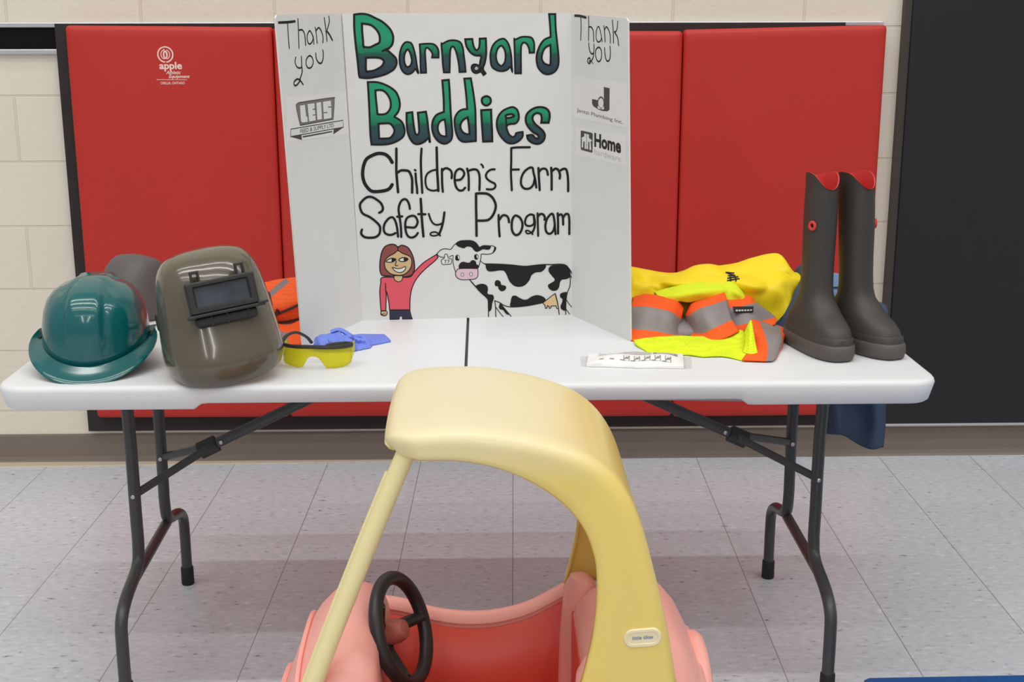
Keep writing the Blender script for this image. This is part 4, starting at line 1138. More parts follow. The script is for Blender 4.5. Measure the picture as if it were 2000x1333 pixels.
HX, HY = -0.888, -1.508
t = thing('hard_hat', 'glossy teal hard hat at the left end of the table', 'hard hat', (HX, HY, TZ))
NA = 96
def hat_pt(a, s, z, fwd=0.0):
    """a measured from the front (-Y); local half length .128, half width .106"""
    ca, sa = math.cos(a), math.sin(a)
    return (0.105 * s * sa, -(0.126 * s) * ca - fwd, z * 0.95)
prof = [(1.0, 0.028), (0.998, 0.045), (0.99, 0.070), (0.968, 0.096), (0.925, 0.120), (0.85, 0.141), (0.74, 0.156), (0.60, 0.166), (0.44, 0.1725), (0.27, 0.176), (0.12, 0.1775), (0.03, 0.178)]
TILT = math.radians(4)
def hat_world(p):
    x, y, z = p
    y, z = y * math.cos(TILT) - z * math.sin(TILT) * 0.6, z * math.cos(TILT) + y * math.sin(TILT)
    q = rot_xy((x, y), math.radians(5), (HX, HY))
    return (q[0], q[1], TZ + 0.007 + z)
rings = []
for s, z in prof:
    r = []
    for k in range(NA):
        a = 2 * math.pi * k / NA
        x, y, zz = hat_pt(a, s, z)
        # raised centre ridge: two steps running front to back over the crown
        hgt = max(0.0, min(1.0, (z - 0.05) / 0.06))
        ax = abs(x)
        st = 1.0 if ax < 0.029 else (0.0 if ax > 0.036 else (0.036 - ax) / 0.007)
        gr = math.exp(-((ax - 0.037) / 0.0035) ** 2)
        zz += 0.024 * math.sin(a) ** 2 * max(0, 1 - (z - 0.028) / 0.055)
        amp = (0.0075 * st - 0.0035 * gr) * hgt
        nn = Vector((x, y * 0.8, (z - 0.03) * 1.25)).normalized()
        r.append(hat_world((x + nn.x * amp, y + nn.y * amp, zz + nn.z * amp)))
    rings.append(r)
b = MB(); b.loft(rings, True, False, True)
sh = b.build('shell', M['teal'], t, angle=60)
solidify(sh, 0.0025)
# brim: visor in front, gutter-like ears at the sides
rings = []
for j, q in enumerate((0.0, 0.35, 0.7, 1.0, 1.04, 1.0, 0.6)):
    r = []
    for k in range(NA):
        a = 2 * math.pi * k / NA
        fr = max(0.0, math.cos(a)) ** 0.6
        sd = abs(math.sin(a)) ** 3
        w = 0.007 + 0.030 * fr + 0.004 * sd + 0.012 * max(0, -math.cos(a))
        x, y, z = hat_pt(a, 1.0, 0.028)
        d = Vector((math.sin(a), -math.cos(a) * 1.1)).normalized()
        drop = 0.024 * math.sin(a) ** 2 - 0.026 * fr * q + 0.012 * sd * q - 0.010 * max(0, -math.cos(a)) * q
        th = -0.004 if j >= 5 else (-0.002 if j == 4 else 0.0)
        lip = 0.003 * max(0, 1 - abs(q - 1) * 6)
        r.append(hat_world((x + d.x * w * q, y + d.y * w * q, z + drop + th + lip)))
    rings.append(r)
b = MB(); b.loft(rings, True)
b.build('brim', M['teal'], t, angle=60)
# accessory slots beside the brim
for s_ in (-1, 1):
    b = MB()
    c = [(s_ * 0.1075, -0.012, 0.028), (s_ * 0.1085, 0.012, 0.028), (s_ * 0.1085, 0.012, 0.056), (s_ * 0.1075, -0.012, 0.056)]
    c2 = [(x + s_ * 0.006, y, z) for x, y, z in c]
    b.loft([[hat_world(p) for p in c], [hat_world(p) for p in c2]], True, True, True)
    bevel(b.build('accessory_slot', M['matteblack'], t, smooth=False), 0.0015)
b = MB(); b.loft([[hat_world((0.1 * math.sin(2 * math.pi * k / 40), -0.12 * math.cos(2 * math.pi * k / 40), z)) for k in range(40)] for z in (0.012, 0.032)], True)
solidify(b.build('suspension_band', M['matteblack'], t), 0.002)

# ------------------------------------------------------------------ welding helmets
def helmet_shell(V, U, sc=1.0):
    """local shell point: V 0 (chin) .. 1 (top), U -1..1 across. +x right, -y forward, z up"""
    hgt = 0.272 * sc
    # half width, front depth, centre offset backwards (lean)
    tab = [(0.0, 0.109, 0.118), (0.05, 0.112, 0.130), (0.13, 0.1130, 0.138), (0.22, 0.1125, 0.133), (0.40, 0.1090, 0.126), (0.60, 0.1050, 0.121), (0.76, 0.100, 0.113), (0.87, 0.092, 0.098), (0.945, 0.077, 0.074), (0.985, 0.050, 0.042), (1.0, 0.004, 0.004)]
    for (v0, a0, b0), (v1, a1, b1) in zip(tab, tab[1:]):
        if v0 <= V <= v1:
            k = (V - v0) / (v1 - v0)
            a_, b_ = a0 + (a1 - a0) * k, b0 + (b1 - b0) * k
            break
    ang = U * math.radians(98)
    e = 0.74
    sx = math.copysign(abs(math.sin(ang)) ** e, math.sin(ang))
    cx_ = math.copysign(abs(math.cos(ang)) ** e, math.cos(ang))
    x = 1.03 * a_ * sx * sc
    y = -b_ * cx_ * sc
    z = hgt * (1 - (1 - V) ** 1.0)
    # the rim dips in front of the chin, rises toward the ears
    z += 0.055 * sc * (1 - V) ** 2 * abs(U) ** 1.6
    # chin notch: flat facet under a soft ridge
    if V < 0.22:
        y += 0.010 * sc * (1 - V / 0.22) * max(0, 1 - (U / 0.45) ** 2)
    return x, y, z
def helmet_place(p, c, yaw, lean, roll):
    x, y, z = p
    y, z = y * math.cos(lean) + z * math.sin(lean), z * math.cos(lean) - y * math.sin(lean)
    x, z = x * math.cos(roll) + z * math.sin(roll), z * math.cos(roll) - x * math.sin(roll)
    q = rot_xy((x, y), yaw, c)
    return Vector((q[0], q[1], c[2] + z))
VS = [0, .012, .03, .06, .10, .14, .18, .22, .28, .36, .46, .56, .66, .74, .80, .85, .89, .925, .95, .97, .985, .995, 1.0]
US = [-1 + 2 * k / 56 for k in range(57)]
def shell_mesh(name, m, parent, c, yaw, lean, roll, sc):
    b = MB()
    b.grid([[helmet_place(helmet_shell(v, u, sc), c, yaw, lean, roll) for u in US] for v in VS])
    o = b.build(name, m, parent, angle=70)
    solidify(o, 0.003, -1)
    return o

def stand(c, yaw, lean, roll, sc):
    low = min(helmet_place(helmet_shell(v, u, sc), c, yaw, lean, roll).z for v in VS for u in US)
    return (c[0], c[1], c[2] + TZ + 0.0008 - low)
HC, HYAW, HLEAN, HROLL = (-0.606, -1.590, TZ), math.radians(18), math.radians(12), math.radians(-8)
HC = stand(HC, HYAW, HLEAN, HROLL, 1.0)
t = thing('welding_helmet', 'glossy olive-brown welding helmet with a flip-up lens window, beside the teal hard hat', 'welding helmet', (HC[0], HC[1], TZ))
place = lambda p: helmet_place(p, HC, HYAW, HLEAN, HROLL)
shell_mesh('shell', M['olive'], t, HC, HYAW, HLEAN, HROLL, 1.0)
WDX = 0.012
# lens window, a hinged frame standing proud of the face
FY = -0.139
def frame_loop(x0, x1, z0, z1, r, y):
    return [place((x + WDX, y, z)) for x, z in rrect(x0, x1, z0, z1, r, 5)]
b = MB()
o_, i_ = (-0.066, 0.064, 0.144, 0.206), (-0.051, 0.049, 0.157, 0.195)
b.loft([frame_loop(*o_, 0.004, FY + 0.034), frame_loop(*o_, 0.004, FY - 0.004), frame_loop(o_[0] + .003, o_[1] - .003, o_[2] + .003, o_[3] - .003, 0.003, FY - 0.007),
        frame_loop(i_[0] - .003, i_[1] + .003, i_[2] - .003, i_[3] + .003, 0.003, FY - 0.007), frame_loop(*i_, 0.003, FY - 0.003), frame_loop(*i_, 0.003, FY + 0.004)], True)
wf = b.build('window_frame', M['matteblack'], t, angle=30)
b = MB(); b.loft([frame_loop(*i_, 0.003, FY + 0.001), frame_loop(*i_, 0.003, FY + 0.003)], True, True, True)
b.build('welding_lens', M['weldglass'], wf, smooth=False)
def pbox(b, x0, x1, y0, y1, z0, z1, wsh=1):
    v = [place((p[0] + WDX * wsh, p[1], p[2])) for p in ((x0, y0, z0), (x1, y0, z0), (x1, y1, z0), (x0, y1, z0), (x0, y0, z1), (x1, y0, z1), (x1, y1, z1), (x0, y1, z1))]
    b.add(v, [(0, 3, 2, 1), (4, 5, 6, 7), (0, 1, 5, 4), (1, 2, 6, 5), (2, 3, 7, 6), (3, 0, 4, 7)])
b = MB(); pbox(b, -0.070, 0.074, FY - 0.013, FY + 0.022, 0.1385, 0.1445); pbox(b, 0.060, 0.080, FY - 0.014, FY - 0.002, 0.1425, 0.1475); pbox(b, -0.074, -0.058, FY - 0.014, FY - 0.002, 0.1375, 0.1435)
bevel(b.build('lift_bar', M['matteblack'], wf, smooth=False), 0.0015)
b = MB(); pbox(b, -0.060, 0.058, FY - 0.001, FY + 0.040, 0.119, 0.1385)
bevel(b.build('lens_holder', M['matteblack'], t, smooth=False), 0.006, 3)
for x in (-0.030, 0.0, 0.040):
    b = MB(); pbox(b, x - 0.0012, x + 0.0012, FY - 0.003, FY + 0.03, 0.120, 0.139)
    b.build('holder_rib', M['matteblack'], t, smooth=False)
for x in (-0.044, 0.041):
    b = MB()
    for (x0, x1, z0, z1) in ((x - 0.0085, x - 0.0045, 0.204, 0.224), (x + 0.0045, x + 0.0085, 0.204, 0.224), (x - 0.0085, x + 0.0085, 0.222, 0.2265)):
        pbox(b, x0, x1, FY - 0.001, FY + 0.024, z0, z1)
    bevel(b.build('hinge_clip', M['matteblack'], t, smooth=False), 0.001)
for s_ in (-1, 1):
    b = MB(); pbox(b, s_ * 0.110 - 0.004, s_ * 0.110 + 0.006, 0.0, 0.034, 0.125, 0.160, 0)
    bevel(b.build('pivot_knob', M['matteblack'], t, smooth=False), 0.005, 3)
b = MB()
b.tube([place((0.1 * math.sin(a), 0.03 + 0.085 * -math.cos(a), 0.13)) for a in [math.pi * 0.5 + math.pi * k / 20 for k in range(21)]], 0.011, 8, flat=0.3)
b.build('headband', M['matteblack'], t)

C2 = stand((-0.938, -1.110, TZ), math.radians(-30), math.radians(24), 0.0, 0.66)
t = thing('welding_helmet', 'matte dark grey rounded helmet without a window facing us, half hidden behind the hard hat', 'welding helmet', (C2[0], C2[1], TZ))
shell_mesh('shell', M['greyhelm'], t, C2, math.radians(-30), math.radians(24), math.radians(0), 0.66)
b = MB()
b.tube([helmet_place((0.062 * math.sin(a), 0.01 - 0.06 * math.cos(a), 0.045), C2, math.radians(-30), math.radians(24), 0) for a in [math.pi * 0.5 + math.pi * k / 20 for k in range(21)]], 0.012, 8, flat=0.3)
b.build('headband', M['matteblack'], t)

# ------------------------------------------------------------------ safety glasses
GX, GY = -0.440, -1.568
t = thing('safety_glasses', 'safety glasses with yellow lens and black brow bar on the table before the board', 'safety glasses', (GX, GY, TZ))
GR = math.radians(-7)
def gl(x, y, z):
    q = rot_xy((x, y), GR, (GX, GY))
    return Vector((q[0], q[1], TZ + z))
def lens_y(x):
    return 0.030 * (abs(x) / 0.071) ** 3.0
# lower edge of the wrap lens incl. nose cut-out
LOW = [(-0.071, 0.0075), (-0.066, 0.0030), (-0.050, 0.0016), (-0.034, 0.0008), (-0.024, 0.003), (-0.017, 0.014), (-0.012, 0.022), (-0.006, 0.0258), (0.0, 0.0265), (0.006, 0.0255), (0.012, 0.021), (0.019, 0.011), (0.026, 0.0015), (0.040, 0.0008), (0.054, 0.0016), (0.065, 0.0042), (0.071, 0.0095)]
b = MB()
P = []
for k in range(7):
    q = k / 6
    P.append([gl(x, lens_y(x) + (z + (0.0445 - z) * q) * -0.10, z + (0.0445 - z) * q) for x, z in LOW])
b.grid(P)
solidify(b.build('lens', M['lens'], t), 0.0022)
for s_ in (-1, 1):
    b = MB()
    b.grid([[gl(s_ * 0.0712, 0.030 + 0.034 * u, 0.014 + 0.012 * u + (0.046 - 0.014 - 0.012 * u) * w) for u in (0, .33, .66, 1)] for w in (0, .5, 1)])
    solidify(b.build('side_shield', M['lens'], t), 0.0018)
b = MB()
b.tube([gl(x, lens_y(x) - 0.0065, 0.0455 + 0.0015 * math.cos(x * 30)) for x in [-0.073 + 0.146 * k / 28 for k in range(29)]], 0.0042, 8)
br = b.build('brow_bar', M['matteblack'], t)
for s_ in (-1, 1):
    b = MB()
    if s_ < 0:
        pts = [(-0.072, 0.024, 0.0455), (-0.071, 0.060, 0.052), (-0.062, 0.100, 0.050), (-0.048, 0.128, 0.034), (-0.040, 0.140, 0.018)]
    else:
        pts = [(0.072, 0.024, 0.0455), (0.068, 0.038, 0.0455), (0.050, 0.047, 0.043), (0.022, 0.050, 0.038), (-0.006, 0.051, 0.026)]
    b.tube(smooth_curve([gl(*p) for p in pts], 5), 0.0042, 8, flat=0.75)
    b.build('temple_arm', M['matteblack'], t)

# ------------------------------------------------------------------ blue gloves
t = thing('nitrile_gloves', 'crumpled pair of blue disposable gloves beside the yellow safety glasses', 'gloves', (-0.385, -1.385, TZ))
b = MB()
ctrl = [[(-0.400, -1.330, TZ + .010), (-0.370, -1.322, TZ + .012), (-0.345, -1.312, TZ + .009), (-0.318, -1.305, TZ + .007)],
        [(-0.400, -1.350, TZ + .012), (-0.365, -1.345, TZ + .016), (-0.336, -1.335, TZ + .008), (-0.310, -1.325, TZ + .006)],
        [(-0.398, -1.372, TZ + .006), (-0.362, -1.372, TZ + .009), (-0.330, -1.360, TZ + .006), (-0.302, -1.345, TZ + .004)],
        [(-0.396, -1.395, TZ + .003), (-0.360, -1.392, TZ + .004), (-0.330, -1.378, TZ + .004), (-0.300, -1.352, TZ + .003)]]
b.grid(smooth_grid(ctrl, 5, 5))
solidify(b.build('cuff', M['glove'], t), 0.0035)
b = MB()
rings = []
for i in range(15):
    v = i / 14
    r = []
    for k in range(48):
        a = 2 * math.pi * k / 48
        rad = math.cos(v * math.pi / 2) ** 0.7
        x, y = 0.064 * rad * math.cos(a) - 0.008 * v, 0.040 * rad * math.sin(a)
        z = 0.042 * math.sin(v * math.pi / 2) ** 0.9 * (0.75 + 0.25 * math.cos(a + 2.2))
        w = (vnoise((x * 40, y * 40, z * 50 + 3)) + 0.5 * vnoise((x * 90, y * 90, z * 100))) * 0.009
        fold = 0.005 * math.sin(9 * a + 14 * v) * (1 - v) * v * 3
        r.append((-0.398 + x + (w + fold) * math.cos(a), -1.400 + y + 0.25 * x + (w + fold) * math.sin(a), TZ + max(0.0015, z + w * 0.7)))
    rings.append(r)
b.loft(rings, True, True, True)
b.build('crumpled_palm', M['glove'], t, angle=28)
for k, (p0, p1, p2, r_) in enumerate((((-0.425, -1.395, .034), (-0.405, -1.392, .038), (-0.380, -1.398, .024), .0085), ((-0.400, -1.415, .020), (-0.382, -1.428, .022), (-0.372, -1.428, .006), .009), ((-0.452, -1.416, .014), (-0.435, -1.430, .020), (-0.405, -1.425, .012), .008))):
    b = MB()
    b.tube(smooth_curve([(x, y, TZ + z) for x, y, z in (p0, p1, p2)], 6), r_, 9, flat=0.55)
    b.build('finger', M['glove'], t, angle=50)

# ------------------------------------------------------------------ flat white package
t = thing('paper_pouch', 'flat white printed pouch in clear wrapping lying near the table front edge', 'package', (0.205, -1.535, TZ))
PA, PB, PC, PD = Vector((0.110, -1.570)), Vector((0.305, -1.592)), Vector((0.318, -1.492)), Vector((0.122, -1.484))
def pou(u, v, h=0.0):
    p = PA * (1 - u) * (1 - v) + PB * u * (1 - v) + PC * u * v + PD * (1 - u) * v
    puff = 0.012 * (math.sin(math.pi * min(1, max(0, u))) ** 0.7) * (math.sin(math.pi * min(1, max(0, v))) ** 0.6)
    wav = 0.0022 * math.sin(7 * u + 3 * v) + 0.002 * math.sin(13 * u - 5 * v)
    return (p.x, p.y - 0.004 * math.exp(-((u - 0.5) / 0.13) ** 2) * (1 - v), TZ + 0.003 + max(0, puff + wav * 0.8) + h)
NU, NV = 48, 16
b = MB()
b.grid([[pou(i / NU, j / NV, 0.0022) for i in range(NU + 1)] for j in range(NV + 1)])
b.grid([[(pou(i / NU, j / NV)[0], pou(i / NU, j / NV)[1], TZ + 0.0008) for i in range(NU + 1)] for j in range(NV + 1)])
b.grid([[pou(i / NU, j, h) if h is not None else (pou(i / NU, j)[0], pou(i / NU, j)[1], TZ + 0.0008) for i in range(NU + 1)] for j in (0,) for h in (0.0022, None)])
b.grid([[pou(i / NU, j, h) if h is not None else (pou(i / NU, j)[0], pou(i / NU, j)[1], TZ + 0.0008) for i in range(NU + 1)] for j in (1,) for h in (0.0022, None)])
b.build('pouch', M['pouch'], t, angle=60)
b = MB()
def pprint(pts, w):
    dense = []
    for a_, c_ in zip(pts, pts[1:]):
        for k in range(8): dense.append((a_[0] + (c_[0] - a_[0]) * k / 8, a_[1] + (c_[1] - a_[1]) * k / 8))
    dense.append(pts[-1])
    v, f = ribbon2d(dense, w, False)
    b.add([pou(x, y, 0.0030) for x, y in v], f)
for k in range(5):
    pprint([(0.12, 0.55 + 0.09 * k), (0.66, 0.57 + 0.085 * k)], 0.022)
for k in range(7):
    u = 0.13 + 0.108 * k
    pprint([(u + 0.012, 0.18), (u + 0.030, 0.18)], 0.035)
    if k > 1:
        pprint([(u + 0.034, 0.17), (u + 0.090, 0.17), (u + 0.090, 0.44), (u + 0.034, 0.44), (u + 0.034, 0.17)], 0.008)
        pprint([(u + 0.045, 0.24), (u + 0.060, 0.36), (u + 0.070, 0.26), (u + 0.080, 0.38)], 0.014)
pprint([(0.70, 0.60), (0.92, 0.58), (0.92, 0.70), (0.70, 0.74), (0.70, 0.60)], 0.035)
b.build('printing', M['greyink'], t, smooth=False, weld=False)['label'] = 'grey printed lines and small pictograms'
b = MB()
b.grid([[(x, y, TZ + 0.0016) for x, y in ((0.100, -1.566), (0.112, -1.568))], [(x, y, TZ + 0.0016) for x, y in ((0.104, -1.490), (0.122, -1.486))]])
solidify(b.build('clear_edge', M['clearfilm'], t, smooth=False), 0.0006)
b = MB()
b.grid([[(x, y, TZ + 0.0016) for x, y in ((0.306, -1.590), (0.322, -1.588))], [(x, y, TZ + 0.0016) for x, y in ((0.318, -1.494), (0.336, -1.492))]])
solidify(b.build('clear_edge', M['clearfilm'], t, smooth=False), 0.0006)

# ------------------------------------------------------------------ clothing
def mm(rows):
    return [[(x * 1e-3, y * 1e-3, z * 1e-3) for x, y, z in r] for r in rows]
def crumple(P, amp, freq, seed):
    out = []
    for r in P:
        q = []
        for p in r:
            v = Vector(p)
            n = Vector([vnoise(v * freq * 1.1, seed * 3 + q_) for q_ in range(3)])
            rid = abs(vnoise(v * freq * 0.9, seed + 77)) + 0.4 * abs(vnoise(v * freq * 2.1, seed + 78))
            d = Vector((n.x * 0.3, n.y * 0.7 - rid, n.z * 0.5)) * amp
            v = v + d
            v.z = max(v.z, TZ + 0.0025) if v.y > TY0 and v.z > TZ - 0.03 else v.z
            q.append(tuple(v))
        out.append(q)
    return out
def closed_back(rows, back_y, drop=TZ + 0.003):
    """add rows so the cloth wraps over its top and comes down behind"""
    top = rows[0]
    r1 = [(x, y + (back_y - y) * 0.55, z - (z - drop) * 0.12) for x, y, z in top]
    r2 = [(x, back_y, drop + (z - drop) * 0.45) for x, y, z in top]
    r3 = [(x, back_y, drop) for x, y, z in top]
    return [r3, r2, r1] + rows
def cloth(name, key, m, parent, amp=0.004, freq=22, seed=1, back=None, mif=None, thick=0.0025, nu=7, nv=7):
    rows = mm(CLOTH[key])
    k0 = 0
    if back is not None:
        rows = closed_back(rows, back); k0 = 3
    P = crumple(smooth_grid(rows, nu, nv), amp, freq, seed)
    b = MB()
    b.grid(P, 0, (lambda i, j: mif(i / nu - k0, j / nv)) if mif else None)
    o = b.build(name, m, parent, angle=180)
    solidify(o, thick, 0)
    return o

# yellow rain jacket
t = thing('rain_jacket', 'bright yellow rain jacket heaped behind the striped safety vest', 'jacket', (0.44, -1.1, TZ))
jk = cloth('body', 'jacket', M['jacket'], t, 0.020, 13, 3, back=-0.985, nu=10, nv=10)
bv = bvh_of([jk])
b = MB()
def ink_on(bvh, pts3, w, m_lift=0.0022):
    dense = []
    for a_, c_ in zip(pts3, pts3[1:]):
        for k in range(4): dense.append(Vector(a_).lerp(Vector(c_), k / 4))
    dense.append(Vector(pts3[-1]))
    P = hug(bvh, dense, m_lift)
    L_, R_ = [], []
    for i, p in enumerate(P):
        tg = (P[min(i + 1, len(P) - 1)] - P[max(i - 1, 0)]).normalized()
        s_ = tg.cross(Vector((0, -0.9, 0.4))).normalized() * w / 2
        L_.append(p + s_); R_.append(p - s_)
    b.grid([L_, R_])
jp = lambda x, y: (0.4616 + (x - 1420) * 0.00108, -1.16, 0.838 - (y - 540) * 0.00105)   # mark layout on the cloth
for pts in ([(1424, 526), (1444, 528)], [(1424, 526), (1442, 538)], [(1426, 538), (1442, 538)], [(1423, 546), (1446, 543)], [(1422, 552), (1446, 550)], [(1430, 540), (1428, 556)], [(1440, 539), (1438, 556)]):
    ink_on(bv, [jp(*p) for p in pts], 0.0033)
b.build('marker_letters', M['ink'], t, smooth=False, weld=False)

# lime and orange safety vest
t = thing('safety_vest', 'lime safety vest with orange and grey reflective stripes, bunched beside the rubber boots', 'safety vest', (0.38, -1.35, TZ))
O_, G_, Y_ = 0, 1, 2
trim = [M['orangefab'], M['reflective'], M['limefab']]
b = MB()                              # the bulk of the vest under the stripes
rings = []
for i in range(9):
    v = i / 8
    rings.append([(0.375 + 0.135 * math.cos(a) * math.cos(v * 1.45) ** 0.6, -1.255 + 0.065 * math.sin(a) * math.cos(v * 1.45) ** 0.6, TZ + 0.003 + 0.020 * math.sin(v * 1.5708)) for a in [2 * math.pi * k / 40 for k in range(40)]])
b.loft(rings, True, True, True)
b.build('folded_body', M['reflective'], t)
cloth('shoulder', 'vest_d', M['limefab'], t, 0.004, 25, 5, back=-1.180)
cloth('striped_front', 'vest_a', trim, t, 0.004, 22, 7, back=-1.205, mif=lambda i, j: O_ if (i < 1 or i >= 2) else G_)
cloth('striped_front', 'vest_b', trim, t, 0.005, 22, 8, back=-1.205, mif=lambda i, j: O_ if (i < 1 or i >= 2) else G_)
cloth('striped_back', 'vest_c', trim, t, 0.004, 22, 9, back=-1.200, mif=lambda i, j: O_ if (i < 1 or i >= 2) else G_)
cloth('mesh_panel', 'vest_e', M['hivis'], t, 0.006, 26, 4)
cloth('striped_fold', 'vest_f', trim, t, 0.004, 24, 6, mif=lambda i, j: O_ if (j < 1.7 or j > 3.1) else G_)
cloth('mesh_edge', 'vest_g', M['hivis'], t, 0.002, 24, 2)
b = MB()                              # sewn label
lb = [(0.4575, -1.292, 0.7965), (0.503, -1.294, 0.797), (0.502, -1.300, 0.786), (0.459, -1.300, 0.785)]
b.loft([[(x, y - k, z + k) for x, y, z in lb] for k in (0.002, 0.004)], True, True, True)
sl = b.build('sewn_label', M['ink'], t, smooth=False)
b = MB()
for z0, z1 in ((0.7895, 0.7935),):
    for k in range(6):
        x0 = 0.463 + k * 0.0063
        b.loft([[(x0, -1.3005 - q, z0), (x0 + 0.0045, -1.3005 - q, z0), (x0 + 0.0045, -1.3000 - q, z1 + .001), (x0, -1.3000 - q, z1 + .001)] for q in (0.001, 0.0022)], True, True, True)
b.build('label_print', M['pouch'], sl, smooth=False)

# orange vest left of the board
t = thing('safety_vest', 'orange mesh safety vest heaped between the olive welding helmet and the display board', 'safety vest', (-0.54, -1.12, TZ))
ov = cloth('body', 'orange', M['orangemesh'], t, 0.007, 18, 11, back=-1.0)
cloth('hem', 'orange_low', [M['orangefab'], M['reflective']], t, 0.004, 20, 12, mif=lambda i, j: 1 if (i > 1.1 and j < 1.6) else 0)
bv = bvh_of([ov])
def strip_on(pts, w, m, nm, lift=0.003):
    global b
    b = MB()
    ink_on(bv, smooth_curve(pts, 4), w, lift)
    solidify(b.build(nm, m, t, smooth=False), 0.0012, 0)
strip_on([(-0.608, -1.13, 0.772), (-0.585, -1.11, 0.800), (-0.560, -1.08, 0.820)], 0.014, M['reflective'], 'reflective_stripe')
strip_on([(-0.600, -1.165, 0.757), (-0.580, -1.17, 0.760), (-0.555, -1.18, 0.770), (-0.520, -1.17, 0.785), (-0.500, -1.13, 0.800)], 0.006, M['darkstrap'], 'strap')
strip_on([(-0.585, -1.165, 0.745), (-0.577, -1.17, 0.757), (-0.568, -1.17, 0.770)], 0.008, M['darkstrap'], 'strap')
strip_on([(-0.590, -1.165, 0.742), (-0.555, -1.17, 0.744), (-0.520, -1.17, 0.752)], 0.005, M['darkstrap'], 'strap')

# navy coverall bunched behind the boots and hanging off the table end
t = thing('coverall', 'navy blue work coverall bunched behind the rubber boots and hanging past the table end', 'coverall', (0.72, -1.05, TZ))
b = MB()
ctrl = [[(0.648, -0.965, .742), (0.64, -0.965, .742), (0.72, -0.965, .742), (0.78, -0.97, .745), (0.845, -0.98, .742)],
        [(0.648, -0.99, .785), (0.665, -1.0, .812), (0.70, -1.0, .800), (0.77, -1.0, .775), (0.850, -1.01, .750)],
        [(0.648, -1.06, .820), (0.662, -1.06, .850), (0.70, -1.06, .825), (0.77, -1.06, .790), (0.850, -1.06, .760)],
        [(0.636, -1.14, .800), (0.655, -1.13, .840), (0.70, -1.13, .815), (0.775, -1.13, .785), (0.855, -1.12, .762)],
        [(0.585, -1.235, .768), (0.62, -1.20, .790), (0.70, -1.20, .775), (0.775, -1.20, .770), (0.840, -1.18, .752)],
        [(0.545, -1.262, .742), (0.62, -1.245, .743), (0.70, -1.25, .743), (0.765, -1.24, .744), (0.800, -1.215, .742)]]
b.grid(crumple(smooth_grid(ctrl, 7, 7), 0.008, 15, 21))
o = b.build('folded_body', M['navy'], t, angle=180)
solidify(o, 0.003, 0)
bv = bvh_of([o])
b = MB()
rows = mm(CLOTH['navy_sheet'])
topr = [(x * 0.6 + 0.36, -1.06, 0.748) if x < 0.80 else (x - 0.03, -1.06, 0.752) for x, y, z in rows[0]]
topr = [(0.800, -1.06, .742), (0.815, -1.06, .748), (0.838, -1.06, .752), (0.850, -1.06, .756), (0.862, -1.055, .756)]
top2 = [(0.800, -1.05, .700), (0.818, -1.055, .700), (0.848, -1.05, .700), (0.872, -1.05, .700), (0.893, -1.04, .700)]
mid = [(0.796, -1.03, .62), (0.812, -1.04, .62), (0.846, -1.03, .62), (0.880, -1.045, .62), (0.902, -1.03, .62)]
rows = [topr, top2, mid] + [[(x, y, z) for x, y, z in r] for r in rows]
P = smooth_grid(rows, 6, 6)
P = [[(x, y + 0.010 * math.sin(70 * x + 3 * z), z) for x, y, z in r] for r in P]
b.grid(P)
solidify(b.build('hanging_leg', M['navy'], t, angle=180), 0.003, 0)
b = MB()
ctrl = [[(0.703, -1.150, .842), (0.721, -1.150, .846), (0.743, -1.150, .838)], [(0.699, -1.172, .812), (0.719, -1.176, .814), (0.743, -1.172, .810)], [(0.697, -1.190, .786), (0.719, -1.196, .786), (0.743, -1.190, .784)]]
b.grid(smooth_grid(ctrl, 5, 5))
cf = b.build('collar', M['bluecloth'], t, angle=180)
solidify(cf, 0.004, 0)
bv = bvh_of([cf])
b = MB()
ink_on(bv, [(0.695, -1.17, .815), (0.745, -1.17, .812)], 0.003, 0.0035); ink_on(bv, [(0.705, -1.19, .797), (0.743, -1.19, .792)], 0.004, 0.0035)
solidify(b.build('seam', M['ink'], cf, smooth=False, weld=False), 0.001, 0)

